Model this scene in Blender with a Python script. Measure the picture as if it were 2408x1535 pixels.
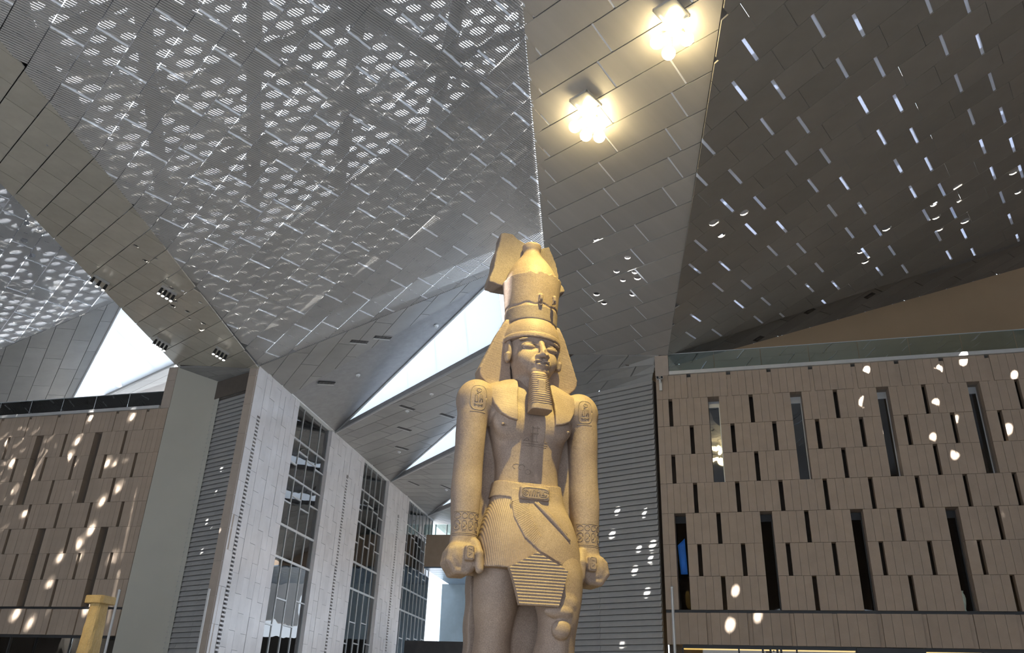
import bpy, bmesh, math, random
import numpy as np
from mathutils import Vector, Matrix
from mathutils.geometry import delaunay_2d_cdt
random.seed(7)
for _o in list(bpy.data.objects): bpy.data.objects.remove(_o)
scene = bpy.context.scene
COL = scene.collection

# ------------------------------------------------------------------ camera
W, H, FPX = 2408, 1535, 1913.5
_p, _r = math.radians(25.735), math.radians(2.257)
FW = np.array([0, math.cos(_p), math.sin(_p)])
_u0 = np.array([0, -math.sin(_p), math.cos(_p)]); _r0 = np.array([1., 0, 0])
RT = math.cos(_r)*_r0 + math.sin(_r)*_u0
UP = -math.sin(_r)*_r0 + math.cos(_r)*_u0
EYE = np.array([0, 0, 1.6])
cam = bpy.data.cameras.new('camera'); cam.sensor_width = 36; cam.lens = 36*FPX/W; cam.clip_end = 600
camo = bpy.data.objects.new('camera', cam); COL.objects.link(camo)
M = Matrix.Identity(4)
for i in range(3):
    M[i][0], M[i][1], M[i][2], M[i][3] = RT[i], UP[i], -FW[i], EYE[i]
camo.matrix_world = M
scene.camera = camo

# ------------------------------------------------------------------ sky, sun, exposure
world = bpy.data.worlds.new('sky'); scene.world = world; world.use_nodes = True
bg = world.node_tree.nodes['Background']
bg.inputs[0].default_value = (0.78, 0.88, 1.0, 1); bg.inputs[1].default_value = 2.2
AZ = math.radians(15.848)                       # bearing of the main wall's normal
NW = np.array([math.sin(AZ), math.cos(AZ), 0.]); DW = np.array([math.cos(AZ), -math.sin(AZ), 0.]); ZUP = np.array([0, 0, 1.])
_sa, _se = AZ + math.radians(-4), math.radians(54)
SUNDIR = np.array([math.sin(_sa)*math.cos(_se), math.cos(_sa)*math.cos(_se), -math.sin(_se)])   # the way the light travels
sun = bpy.data.lights.new('sun', 'SUN'); sun.energy = 34; sun.angle = math.radians(0.53); sun.color = (1, .97, .92)
suno = bpy.data.objects.new('sun', sun); COL.objects.link(suno)
suno.rotation_euler = Vector(SUNDIR).to_track_quat('-Z', 'Y').to_euler(); suno.location = (0, -30, 60)
scene.view_settings.view_transform = 'Standard'; scene.view_settings.look = 'None'
scene.view_settings.exposure = 0.3; scene.view_settings.gamma = 1; scene.view_settings.use_curve_mapping = False
scene.cycles.use_denoising = True
scene.cycles.max_bounces = 5; scene.cycles.diffuse_bounces = 3; scene.cycles.glossy_bounces = 3; scene.cycles.transmission_bounces = 2; scene.cycles.transparent_max_bounces = 8
scene.cycles.use_light_tree = False; scene.cycles.use_adaptive_sampling = True; scene.cycles.adaptive_threshold = .04; scene.cycles.adaptive_min_samples = 16
scene.cycles.sample_clamp_indirect = 4

# ------------------------------------------------------------------ rays and planes
def ray(u, v): return (u-W/2)/FPX*RT - (v-H/2)/FPX*UP + FW
def hit(u, v, n, c):
    d = ray(u, v); return EYE + d*((c-n@EYE)/(n@d))
WD = 34.0
def onwall(u, v): return hit(u, v, NW, WD)
def wp(s, dep, z): return NW*(WD+dep) + DW*s + ZUP*z      # wall frame: along, behind, up
class Plane:
    def __init__(s, n, P, ang):
        n = np.array(n, float); n /= np.linalg.norm(n); s.n = n; s.c = float(n@P)
        d = np.array([math.cos(ang), math.sin(ang), 0]); d -= n*(n@d); s.d = d/np.linalg.norm(d); s.e = np.cross(n, s.d)
    def px(s, u, v): return hit(u, v, s.n, s.c)
    def ab(s, X): X = np.asarray(X); return np.array([X@s.d, X@s.e])
    def pt(s, a, b, up=0.0): return s.d*a + s.e*b + s.n*(s.c-up)
    def xy(s, x, y): return np.array([x, y, (s.c - s.n[0]*x - s.n[1]*y)/s.n[2]])
    def wall(s, al, dep):
        q = NW*(WD+dep)+DW*al; return s.xy(q[0], q[1])

# ------------------------------------------------------------------ objects
def tag(o, label=None, cat=None, group=None, kind=None):
    if label: o['label'] = label
    if cat: o['category'] = cat
    if group: o['group'] = group
    if kind: o['kind'] = kind
    return o
def empty(name, loc=(0, 0, 0)):
    o = bpy.data.objects.new(name, None); o.location = Vector([float(t) for t in loc]); COL.objects.link(o); o.empty_display_size = .2; return o
def mesh(name, V, Fc, mat=None, smooth=False):
    m = bpy.data.meshes.new(name)
    m.from_pydata([tuple(map(float, v)) for v in V], [], [tuple(int(i) for i in f) for f in Fc]); m.update()
    if mat: m.materials.append(mat)
    if smooth: m.polygons.foreach_set('use_smooth', [True]*len(m.polygons))
    return m
def wmat(o): return o.matrix_basis.copy() if o.parent is None else wmat(o.parent) @ o.matrix_parent_inverse @ o.matrix_basis
def obj(name, me, parent=None, mw=None):      # geometry (or mw) is given in world space
    o = bpy.data.objects.new(name, me); COL.objects.link(o)
    if parent is not None:
        o.parent = parent; o.matrix_parent_inverse = wmat(parent).inverted()
    if mw is not None: o.matrix_basis = mw
    return o
def frame(x, y, z, o):
    m = Matrix.Identity(4)
    for i in range(3): m[i][0], m[i][1], m[i][2], m[i][3] = x[i], y[i], z[i], o[i]
    return m
class MB:
    """collects shapes; build() links them as one mesh object"""
    def __init__(s): s.V = []; s.F = []
    def add(s, V, F):
        b = len(s.V); s.V += [tuple(v) for v in V]; s.F += [tuple(i+b for i in f) for f in F]; return s
    def hexa(s, P):   # 8 points: bottom 4, top 4
        return s.add(P, [(0, 3, 2, 1), (4, 5, 6, 7), (0, 1, 5, 4), (1, 2, 6, 5), (2, 3, 7, 6), (3, 0, 4, 7)])
    def box(s, o, x, y, z):
        o, x, y, z = map(np.asarray, (o, x, y, z))
        return s.hexa([o, o+x, o+x+y, o+y, o+z, o+x+z, o+x+y+z, o+y+z])
    def wbox(s, s0, s1, d0, d1, z0, z1):   # in the wall frame
        return s.box(wp(s0, d0, z0), DW*(s1-s0), NW*(d1-d0), ZUP*(z1-z0))
    def prism(s, poly, v):
        n = len(poly); v = np.asarray(v); P = [np.asarray(p) for p in poly]
        return s.add(P+[p+v for p in P], [tuple(range(n))[::-1], tuple(range(n, 2*n))]+[(i, (i+1) % n, n+(i+1) % n, n+i) for i in range(n)])
    def tube(s, pts, r, n=8, caps=True):
        pts = [np.asarray(p, float) for p in pts]; R = r if hasattr(r, '__len__') else [r]*len(pts)
        V = []; F = []; u = None
        for i, p in enumerate(pts):
            t = pts[min(i+1, len(pts)-1)]-pts[max(i-1, 0)]; t = t/(np.linalg.norm(t)+1e-9)
            if u is None: u = np.cross(t, [0.31, .17, .93] if abs(t[2]) < .9 else [1, .1, 0])
            u = u - t*(u@t); u = u/(np.linalg.norm(u)+1e-9); w = np.cross(t, u)
            V += [p+R[i]*(math.cos(2*math.pi*k/n)*u+math.sin(2*math.pi*k/n)*w) for k in range(n)]
        for i in range(len(pts)-1):
            F += [(i*n+k, i*n+(k+1) % n, (i+1)*n+(k+1) % n, (i+1)*n+k) for k in range(n)]
        if caps: F += [tuple(range(n))[::-1], tuple(range((len(pts)-1)*n, len(pts)*n))]
        return s.add(V, F)
    def sphere(s, c, r, nu=12, nv=8, sc=(1, 1, 1)):
        V = [(c[0]+r*sc[0]*math.sin(math.pi*j/nv)*math.cos(2*math.pi*i/nu), c[1]+r*sc[1]*math.sin(math.pi*j/nv)*math.sin(2*math.pi*i/nu), c[2]+r*sc[2]*math.cos(math.pi*j/nv)) for j in range(nv+1) for i in range(nu)]
        return s.add(V, [(j*nu+i, (j+1)*nu+i, (j+1)*nu+(i+1) % nu, j*nu+(i+1) % nu) for j in range(nv) for i in range(nu)])
    def mesh(s, name, mat, smooth=False): return mesh(name, s.V, s.F, mat, smooth)
    def build(s, name, mat, parent=None, smooth=False): return obj(name, s.mesh(name, mat, smooth), parent)
def structure(o, label=None): return tag(o, label, None, None, 'structure')
def thing(name, loc, label, cat, group=None): return tag(empty(name, loc), label, cat, group)

# ------------------------------------------------------------------ materials
MATS = {}
def mat(name, col, rough=.6, metal=0., noise=None, nscale=3., bump=0., bscale=20., emit=None, estr=0., spec=.5, alpha=None, trans=None, stretch=None):
    """procedural material: colour varied by noise, optional bump"""
    m = bpy.data.materials.new(name); m.use_nodes = True; nt = m.node_tree; N = nt.nodes; L = nt.links
    b = N['Principled BSDF']; out = N['Material Output']
    b.inputs['Base Color'].default_value = (*col, 1); b.inputs['Roughness'].default_value = rough; b.inputs['Metallic'].default_value = metal
    b.inputs['Specular IOR Level'].default_value = spec
    tc = N.new('ShaderNodeTexCoord'); mp = N.new('ShaderNodeMapping'); L.new(tc.outputs['Object'], mp.inputs[0])
    if stretch: mp.inputs['Scale'].default_value = stretch
    if noise:
        nz = N.new('ShaderNodeTexNoise'); nz.inputs['Scale'].default_value = nscale; nz.inputs['Detail'].default_value = 6; nz.inputs['Roughness'].default_value = .6
        L.new(mp.outputs[0], nz.inputs['Vector'])
        cr = N.new('ShaderNodeValToRGB'); cr.color_ramp.elements[0].position = .3; cr.color_ramp.elements[1].position = .72
        cr.color_ramp.elements[0].color = (*[max(0, c*(1-noise)) for c in col], 1); cr.color_ramp.elements[1].color = (*[min(1, c*(1+noise)) for c in col], 1)
        L.new(nz.outputs['Fac'], cr.inputs[0])
        oi = N.new('ShaderNodeObjectInfo'); hv = N.new('ShaderNodeHueSaturation'); mr = N.new('ShaderNodeMapRange')
        mr.inputs['To Min'].default_value = 1-noise*.8; mr.inputs['To Max'].default_value = 1+noise*.8
        L.new(oi.outputs['Random'], mr.inputs['Value']); L.new(mr.outputs[0], hv.inputs['Value']); L.new(cr.outputs[0], hv.inputs['Color'])
        L.new(hv.outputs[0], b.inputs['Base Color'])
    if bump:
        n2 = N.new('ShaderNodeTexNoise'); n2.inputs['Scale'].default_value = bscale; n2.inputs['Detail'].default_value = 4
        L.new(mp.outputs[0], n2.inputs['Vector'])
        bp = N.new('ShaderNodeBump'); bp.inputs['Strength'].default_value = bump; bp.inputs['Distance'].default_value = .03
        L.new(n2.outputs['Fac'], bp.inputs['Height']); L.new(bp.outputs[0], b.inputs['Normal'])
    if emit:
        b.inputs['Emission Color'].default_value = (*emit, 1); b.inputs['Emission Strength'].default_value = estr
    if trans:   # lets light from behind glow through
        t = N.new('ShaderNodeBsdfTranslucent'); t.inputs[0].default_value = (*trans, 1)
        ad = N.new('ShaderNodeAddShader'); L.new(b.outputs[0], ad.inputs[0]); L.new(t.outputs[0], ad.inputs[1]); L.new(ad.outputs[0], out.inputs[0])
    MATS[name] = m
    return m
def mesh_metal(name, col, open_, period, rough=.45):
    """fine ribbed metal mesh: narrow open slits across each panel, seen through them"""
    m = mat(name, col, rough, .15, noise=.1, nscale=1.2); nt = m.node_tree; N = nt.nodes; L = nt.links
    b = N['Principled BSDF']; out = N['Material Output']
    tc = N.new('ShaderNodeTexCoord'); wv = N.new('ShaderNodeTexWave'); wv.wave_type = 'BANDS'; wv.bands_direction = 'X'
    wv.inputs['Scale'].default_value = .314/period; wv.inputs['Distortion'].default_value = 0
    L.new(tc.outputs['Object'], wv.inputs['Vector'])
    mr = N.new('ShaderNodeMapRange'); mr.inputs['From Min'].default_value = 1-open_*1.6; mr.inputs['From Max'].default_value = 1-open_*.4; mr.inputs['To Max'].default_value = min(1., open_*2.2)
    L.new(wv.outputs['Fac'], mr.inputs['Value'])
    t = N.new('ShaderNodeBsdfTransparent'); mx = N.new('ShaderNodeMixShader')
    L.new(mr.outputs[0], mx.inputs[0]); L.new(b.outputs[0], mx.inputs[1]); L.new(t.outputs[0], mx.inputs[2]); L.new(mx.outputs[0], out.inputs[0])
    return m
def glass(name, col, rough=.02, mix=.25, spec=(1, 1, 1)):
    """thin pane: see-through tint plus a mirror sheen that grows at grazing angles"""
    m = bpy.data.materials.new(name); m.use_nodes = True; nt = m.node_tree; N = nt.nodes; L = nt.links
    N.remove(N['Principled BSDF']); out = N['Material Output']
    t = N.new('ShaderNodeBsdfTransparent'); t.inputs[0].default_value = (*col, 1)
    g = N.new('ShaderNodeBsdfGlossy'); g.inputs['Roughness'].default_value = rough; g.inputs['Color'].default_value = (*spec, 1)
    fr = N.new('ShaderNodeFresnel'); fr.inputs['IOR'].default_value = 1.5+mix*2
    nz = N.new('ShaderNodeTexNoise'); nz.inputs['Scale'].default_value = .45; tc = N.new('ShaderNodeTexCoord'); L.new(tc.outputs['Object'], nz.inputs['Vector'])
    bp = N.new('ShaderNodeBump'); bp.inputs['Strength'].default_value = .35; bp.inputs['Distance'].default_value = .05; L.new(nz.outputs['Fac'], bp.inputs['Height']); L.new(bp.outputs[0], g.inputs['Normal'])
    mx = N.new('ShaderNodeMixShader'); L.new(fr.outputs[0], mx.inputs[0]); L.new(t.outputs[0], mx.inputs[1]); L.new(g.outputs[0], mx.inputs[2]); L.new(mx.outputs[0], out.inputs[0])
    MATS[name] = m; return m

M_meshA = mesh_metal('ribbed_mesh_grey', (.50, .49, .48), .40, .085)
M_meshF = mesh_metal('open_mesh_grey', (.46, .46, .46), .5, .085)
M_panelC = mat('perforated_metal_taupe', (.44, .42, .40), .42, .25, noise=.1, nscale=.8, bump=.12, bscale=60, stretch=(1, .05, 1))
M_panelE = mat('satin_metal_brown_grey', (.29, .27, .245), .45, .25, noise=.09, nscale=.7)
M_panelB = mat('polished_metal_beige', (.52, .485, .42), .26, .28, noise=.1, nscale=.9, bump=.05, bscale=1.2)
M_panelD = mat('matt_metal_grey', (.27, .265, .26), .45, .2, noise=.12, nscale=.6)
M_joint = mat('white_joint_strip', (.86, .87, .9), .4, trans=(.45, .47, .5))
M_glow = mat('daylit_joint_strip', (.8, .83, .9), .4, trans=(.5, .55, .66))
M_roof = mat('roof_slab_grey', (.3, .3, .31), .8, noise=.1)
M_plate = mat('perforated_roof_plate', (.5, .5, .52), .6, noise=.06)
M_skin = mat('added_frosted_pane', (.5, .5, .5), .5, trans=(.40, .42, .46))  # added over the oval roof holes to diffuse the sun
M_truss = mat('grey_painted_steel', (.24, .25, .27), .5, noise=.08)
M_board = mat('brown_stone_board', (.345, .27, .21), .7, noise=.07, nscale=2.2, bump=.1, bscale=30)
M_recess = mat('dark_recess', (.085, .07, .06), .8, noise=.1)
M_reveal = mat('window_reveal_stone', (.3, .25, .21), .7, noise=.08)
M_pilaster = mat('brown_pilaster_stone', (.37, .31, .265), .65, noise=.06, bump=.06)
M_cream = mat('smooth_cream_plaster', (.46, .45, .40), .7, noise=.04, nscale=.4)
M_louvre = mat('grey_louvre_slat', (.33, .325, .32), .55, noise=.06)
M_cap = mat('light_metal_coping', (.55, .55, .55), .4, .3, noise=.05)
M_white = mat('white_plaster', (.86, .87, .88), .6, noise=.03, nscale=.3)
M_clerestory = mat('white_frosted_clerestory', (.85, .86, .88), .5, noise=.02, nscale=.3, trans=(.62, .64, .66))
M_tile = mat('pale_polished_stone', (.74, .725, .75), .25, .0, noise=.07, nscale=1.2)
M_grille = mat('grille_dark', (.10, .09, .09), .6, noise=.1)
M_alu = mat('aluminium_mullion', (.66, .68, .70), .35, .5, noise=.04)
M_black = mat('black_metal', (.02, .02, .022), .5, noise=.2)
M_darkglass = glass('blue_tinted_glass', (.30, .42, .50), .015, .55)
M_winup = glass('grey_window_glass', (.25, .3, .36), .02, .3)
M_shopglass = glass('shop_glass', (.85, .85, .82), .02, .0)
M_winlow = glass('black_window_glass', (.35, .37, .37), .02, .02)
M_clear = glass('clear_glass', (.80, .90, .89), .02, .28)
M_brownwall = mat('warm_brown_wall', (.36, .25, .15), .7, noise=.06, nscale=.4)
M_floor = mat('pale_stone_floor', (.50, .47, .43), .35, noise=.08, nscale=.5)
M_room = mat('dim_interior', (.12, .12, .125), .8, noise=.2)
M_stone = None
# ------------------------------------------------------------------ ceiling planes
P610, P412, P1570 = onwall(610, 859), onwall(412, 857), onwall(1570, 835)
PA = Plane((.295, -.169, -1), P610, 2.381)
PB = Plane((-.155, -.109, -1), P412, 2.36)
PC = Plane((-.115, -.081, -1), P1570, 2.35)
PE = Plane((.254, -.105, -1), P1570, 2.31)
PF = Plane((.295, -.169, -1), onwall(264, 712), 2.381)

def clip(poly, region):
    """Sutherland-Hodgman: clip 2D poly by a convex counter-clockwise region"""
    out = [np.array(p, float) for p in poly]
    for i in range(len(region)):
        a, b = region[i], region[(i+1) % len(region)]; ex, ey = b[0]-a[0], b[1]-a[1]
        inp, out = out, []
        if not inp: return []
        def side(p): return ex*(p[1]-a[1])-ey*(p[0]-a[0])
        for j in range(len(inp)):
            p, q = inp[j-1], inp[j]; sp, sq = side(p), side(q)
            if (sp >= 0) != (sq >= 0): out.append(p+(q-p)*(sp/(sp-sq)))
            if sq >= 0: out.append(q)
    return out
def area(P): return .5*sum(P[i-1][0]*P[i][1]-P[i][0]*P[i-1][1] for i in range(len(P)))
def ccw(P): return P if area(P) > 0 else P[::-1]
def ngon(c, r, n=12, sy=1.): return [np.array([c[0]+r*math.cos(2*math.pi*k/n), c[1]+r*sy*math.sin(2*math.pi*k/n)]) for k in range(n)]
def inside(p, poly):
    r = False; n = len(poly)
    for i in range(n):
        a, b = poly[i-1], poly[i]
        if (a[1] > p[1]) != (b[1] > p[1]) and p[0] < (b[0]-a[0])*(p[1]-a[1])/(b[1]-a[1])+a[0]: r = not r
    return r
def holed(mb, pl, poly, holes, lo, hi):
    """slab of plane pl between heights lo..hi (above the plane) with polygonal holes cut through"""
    pts = []; edges = []; 
    for L in [poly]+holes:
        b = len(pts); pts += [Vector((float(p[0]), float(p[1]))) for p in L]; edges += [(b+i, b+(i+1) % len(L)) for i in range(len(L))]
    v, e, f, *_ = delaunay_2d_cdt(pts, edges, [], 0, 1e-5)
    keep = []
    for t in f:
        c = sum((v[i] for i in t), Vector((0, 0)))/len(t)
        if inside(c, poly) and not any(inside(c, h) for h in holes): keep.append(tuple(t))
    n = len(v); V = [pl.pt(p[0], p[1], lo) for p in v]+[pl.pt(p[0], p[1], hi) for p in v]
    F = [t for t in keep]+[tuple(i+n for i in t[::-1]) for t in keep]
    cnt = {}
    for t in keep:
        for i in range(len(t)):
            k = (t[i-1], t[i]); cnt[k] = cnt.get(k, 0)+1
    for (a, b) in cnt:
        if (b, a) not in cnt: F.append((b, a, a+n, b+n))
    mb.add(V, F)

# spots of sunlight on the walls (pixels measured on the photograph); each beam needs its opening
SPOTS_R = [(2038, 872), (2209, 868), (2267, 849), (2386, 882), (2030, 945), (2200, 950), (2254, 985), (2088, 1012), (2194, 1030), (2247, 1068), (2363, 1168), (2362, 1204), (2296, 1248),
           (1578, 1270), (1730, 1390), (1783, 1455), (1718, 1475), (1597, 1480), (1624, 1400), (2372, 1010)]
SPOTS_L = [(15, 1045), (52, 1000), (145, 990), (214, 983), (311, 981), (358, 996), (30, 1083), (143, 1040), (182, 1038), (27, 1090), (162, 1076), (82, 1120), (134, 1160), (182, 1097), (252, 1090), (268, 1097), (290, 1098), (178, 1150), (279, 1148), (347, 1128), (315, 1195),
           (240, 1180), (214, 1247), (186, 1280), (141, 1312), (308, 1300), (184, 1315), (265, 1315), (286, 1343), (100, 1405), (39, 1447), (122, 1443), (203, 1438), (292, 1248), (72, 1470), (115, 1378), (25, 1160), (60, 1205), (340, 1080)]
SPOTS_X = [(1452, 1210), (1440, 1265), (1503, 1298), (1532, 1322), (1493, 1350), (1522, 1402), (1465, 1520), (1518, 1215), (1535, 1290)]      # right louvre wall
SPOTS_Y = [(522, 1108), (532, 1130), (508, 1165), (510, 1195), (494, 1250), (498, 1300), (485, 1235), (476, 1305), (470, 1430), (465, 1490), (519, 1275), (495, 1340), (492, 1425), (545, 1210)]   # left louvre wall, pilaster
# louvre walls: one oblique direction, receding to the left
DL = np.array([math.sin(math.radians(-53)), math.cos(math.radians(-53)), 0.]); NL = np.array([DL[1], -DL[0], 0.])
LR0 = onwall(1537, 1000); LR0 = (LR0 + NW*.45)*np.array([1, 1, 0])
LL0 = (onwall(566, 1000) + NW*.3)*np.array([1, 1, 0])
def rise(pt, pl):      # back along the sunbeam to a plane
    return pt - SUNDIR*((pl.n@pt-pl.c)/(pl.n@SUNDIR))
beams = [(onwall(*p), 'E', random.uniform(.15, .23)) for p in SPOTS_R] + [(onwall(*p), 'F', random.uniform(.14, .2)) for p in SPOTS_L]
beams += [(hit(*p, NL, NL@LR0), 'C', random.uniform(.10, .15)) for p in SPOTS_X] + [(hit(*p, NL, NL@LL0), 'B', random.uniform(.10, .15)) for p in SPOTS_Y]
YV = np.array([0, 1., 0])
beams += [(hit(u, v, YV, y), 'A', r) for u, v, y, r in ((1190, 676, 15.25, .14), (1190, 700, 15.25, .16), (1189, 726, 15.25, .14), (1302, 655, 15.3, .12), (1246, 603, 15.25, .10))]     # sun patches on the crown
INNER = {'A': PA, 'B': PB, 'C': PC, 'E': PE, 'F': PF}
UPH = {'A': 3.0, 'B': .9, 'C': .9, 'E': .8, 'F': 3.0}      # outer roof above the inner ceiling

# plan outlines, in the wall frame (along, behind); the far edge of every plane lies on the main wall
def wl(P): return np.array([P@DW, P@NW-WD])
cl0, cl1 = wl(PC.px(1280, 585)), wl(PC.px(1228, 0)); cr0, cr1 = wl(P1570), wl(PC.px(1700, 0))
bl0, bl1 = wl(P412), wl(PB.px(0, 430)); br0, br1 = wl(P610), wl(PA.px(0, 95))
def ext(p, q, dep):     # a plan edge extended to the given depth
    t = (dep-p[1])/(q[1]-p[1]); return p+(q-p)*t
NEAR, BACK = -30.5, -58.
edges_in = {k: (lambda d, p=p, q=q: ext(p, q, d)) for k, (p, q) in dict(cl=(cl0, cl1), cr=(cr0, cr1), bl=(bl0, bl1), br=(br0, br1)).items()}
def plan(left, right, far=0., near=NEAR):
    L = (lambda d: np.array([left, d])) if isinstance(left, (int, float)) else edges_in[left]
    R = (lambda d: np.array([right, d])) if isinstance(right, (int, float)) else edges_in[right]
    return [L(far), R(far), R(near), L(near)]
PLANS = {'A': ('br', 'cl'), 'B': ('bl', 'br'), 'C': ('cl', 'cr'), 'E': ('cr', 26.), 'F': (-62., 'bl')}
SHOW = {'A': -21.5, 'B': -22., 'C': -21.5, 'E': -21.5, 'F': -15.}    # panels up to here; plain slab beyond, out of the frame
def region(k, far=0., near=None):
    pl = INNER[k]; return ccw([pl.ab(pl.wall(*p)) for p in plan(*PLANS[k], far, SHOW[k] if near is None else near)])

HOLES = {k: [] for k in INNER}
for P, k, r in beams:
    q = INNER[k].ab(rise(P, INNER[k])); HOLES[k].append((q, r))

def ceiling(key, label, material, b0, step, slotf, length, mods, gap, slot, thick, strip, panel_name='panel'):
    pl = INNER[key]; reg = region(key); root = structure(empty('ceiling', pl.wall(*np.mean(plan(*PLANS[key], 0, SHOW[key]), axis=0))), label)
    A = np.array(reg); bmin, bmax = A[:, 1].min(), A[:, 1].max(); amin, amax = A[:, 0].min(), A[:, 0].max()
    cache = {}; todo = []; strips = []
    F = frame(pl.d, pl.e, -pl.n, (0, 0, 0))
    for k in range(int((bmin-b0)/step)-1, int((bmax-b0)/step)+2):
        bl, bh = b0+k*step+gap/2, b0+(k+1)*step-gap/2
        a0, skew = slotf(k); j0 = int((amin-a0)/length)-1
        for j in range(j0, j0+int((amax-amin)/length)+4):
            s0, s1 = a0+j*length, a0+(j+1)*length
            def quad(x0, x1): return [np.array([x0, bl]), np.array([x1, bl]), np.array([x1+skew, bh]), np.array([x0+skew, bh])]
            full = clip(quad(s0+slot/2, s1-slot/2), reg)
            if len(full) < 3 or abs(area(full)) < .04: continue
            whole = abs(abs(area(full))-abs(area(quad(s0+slot/2, s1-slot/2)))) < 1e-4
            hs = [(q, r) for q, r in HOLES[key] if inside(q, full)]
            org = pl.pt(s0, bl); cen = pl.pt((s0+s1)/2, (bl+bh)/2)
            if whole and not hs and 'w' in cache: me = cache['w']
            else:
                mb = MB(); ml = (s1-s0-slot)/mods
                for i in range(mods):
                    g = clip(quad(s0+slot/2+i*ml+(.006 if i else 0), s0+slot/2+(i+1)*ml-(.006 if i < mods-1 else 0)), reg)
                    if len(g) < 3 or abs(area(g)) < 1e-3: continue
                    gc = ccw(g); hh = []
                    for q, r in hs:
                        if inside(q, gc):
                            h = clip(ngon(q, r, 10), gc)
                            if len(h) > 2:
                                c = np.mean(h, axis=0); hh.append([c+(p-c)*.96 for p in h])
                    holed(mb, pl, gc, hh, 0, thick)
                Rm = np.array([pl.d, pl.e, -pl.n]); mb.V = [tuple(Rm@(np.array(v)-org)) for v in mb.V]
                me = mb.mesh(panel_name, material)
                if whole and not hs: cache['w'] = me
            d = np.linalg.norm(cen-EYE); todo.append((d, me, frame(pl.d, pl.e, -pl.n, org), whole))
            if strip and s0 > amin-1:
                g = clip([np.array([s0-slot/2-.01, bl]), np.array([s0+slot/2+.01, bl]), np.array([s0+slot/2+skew+.01, bh]), np.array([s0-slot/2+skew-.01, bh])], reg)
                if len(g) > 2 and abs(area(g)) > .02: strips.append((d, g))
    todo.sort(key=lambda t: t[0])
    for d, me, mw, whole in todo[:300]: obj(panel_name, me, root, mw)
    if len(todo) > 300:
        mb = MB()
        for d, me, mw, whole in todo[300:]: mb.add([mw@v.co for v in me.vertices], [tuple(p.vertices) for p in me.polygons])
        tag(mb.build('far_panels', material, root), None, None, None, 'stuff')
    strips.sort(key=lambda t: t[0])
    rest = MB()
    for i, (d, g) in enumerate(strips):
        mb = MB() if i < 300 else rest
        P = [pl.pt(p[0], p[1], .03) for p in ccw(g)]; mb.prism(P, -pl.n*.015)
        if i < 300: mb.build('joint_strip', strip, root)
    # plain continuation of the same plane over the hall, behind the viewer
    reg2 = ccw([pl.ab(pl.wall(*p)) for p in plan(*PLANS[key], SHOW[key], BACK)])
    mb = MB(); holed(mb, pl, reg2, [h for h in (ngon(q, r, 10) for q, r in HOLES[key]) if all(inside(p, reg2) for p in h)], 0, .12); mb.build('roof_soffit', M_roof, root)
    return root

cA = ceiling('A', 'tall sloping ceiling of grey ribbed mesh panels left of the statue crown', M_meshA, 18.19, 1.078,
             lambda k: (12.53+.12*k-.867*(k % 2), .12), 2.6, 3, .032, .085, .04, M_joint)
cB = ceiling('B', 'polished beige metal soffit band running from the left portal to the upper left', M_panelB, 4.86, 1.09,
             lambda k: (33.3+.05*k+.9*(k % 2), .05), 2.74, 2, .035, .03, .05, None)
def slot_c(k): return ((14.91+1.615*(k/2)) if k % 2 == 0 else (15.9+1.63*((k-1)/2)))+(1.31 if k < 0 else 0), .14
cC = ceiling('C', 'dark taupe perforated metal soffit band behind the statue crown with the two lamp clusters', M_panelC, 17.585, 1.083, slot_c, 2.62, 1, .034, .065, .05, M_joint)
cE = ceiling('E', 'dark brown grey ceiling with scattered bright daylight slots at upper right', M_panelE, 22.31, 1.04,
             lambda k: (.39+.18*k-.867*(k % 2), .18), 2.6, 2, .018, .10, .05, M_glow)
cF = ceiling('F', 'bright open mesh ceiling beyond the beige soffit at far left', M_meshF, 17.6, 1.078,
             lambda k: (12.5+.12*k-.867*(k % 2), .12), 2.6, 3, .04, .06, .04, M_joint)

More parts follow.
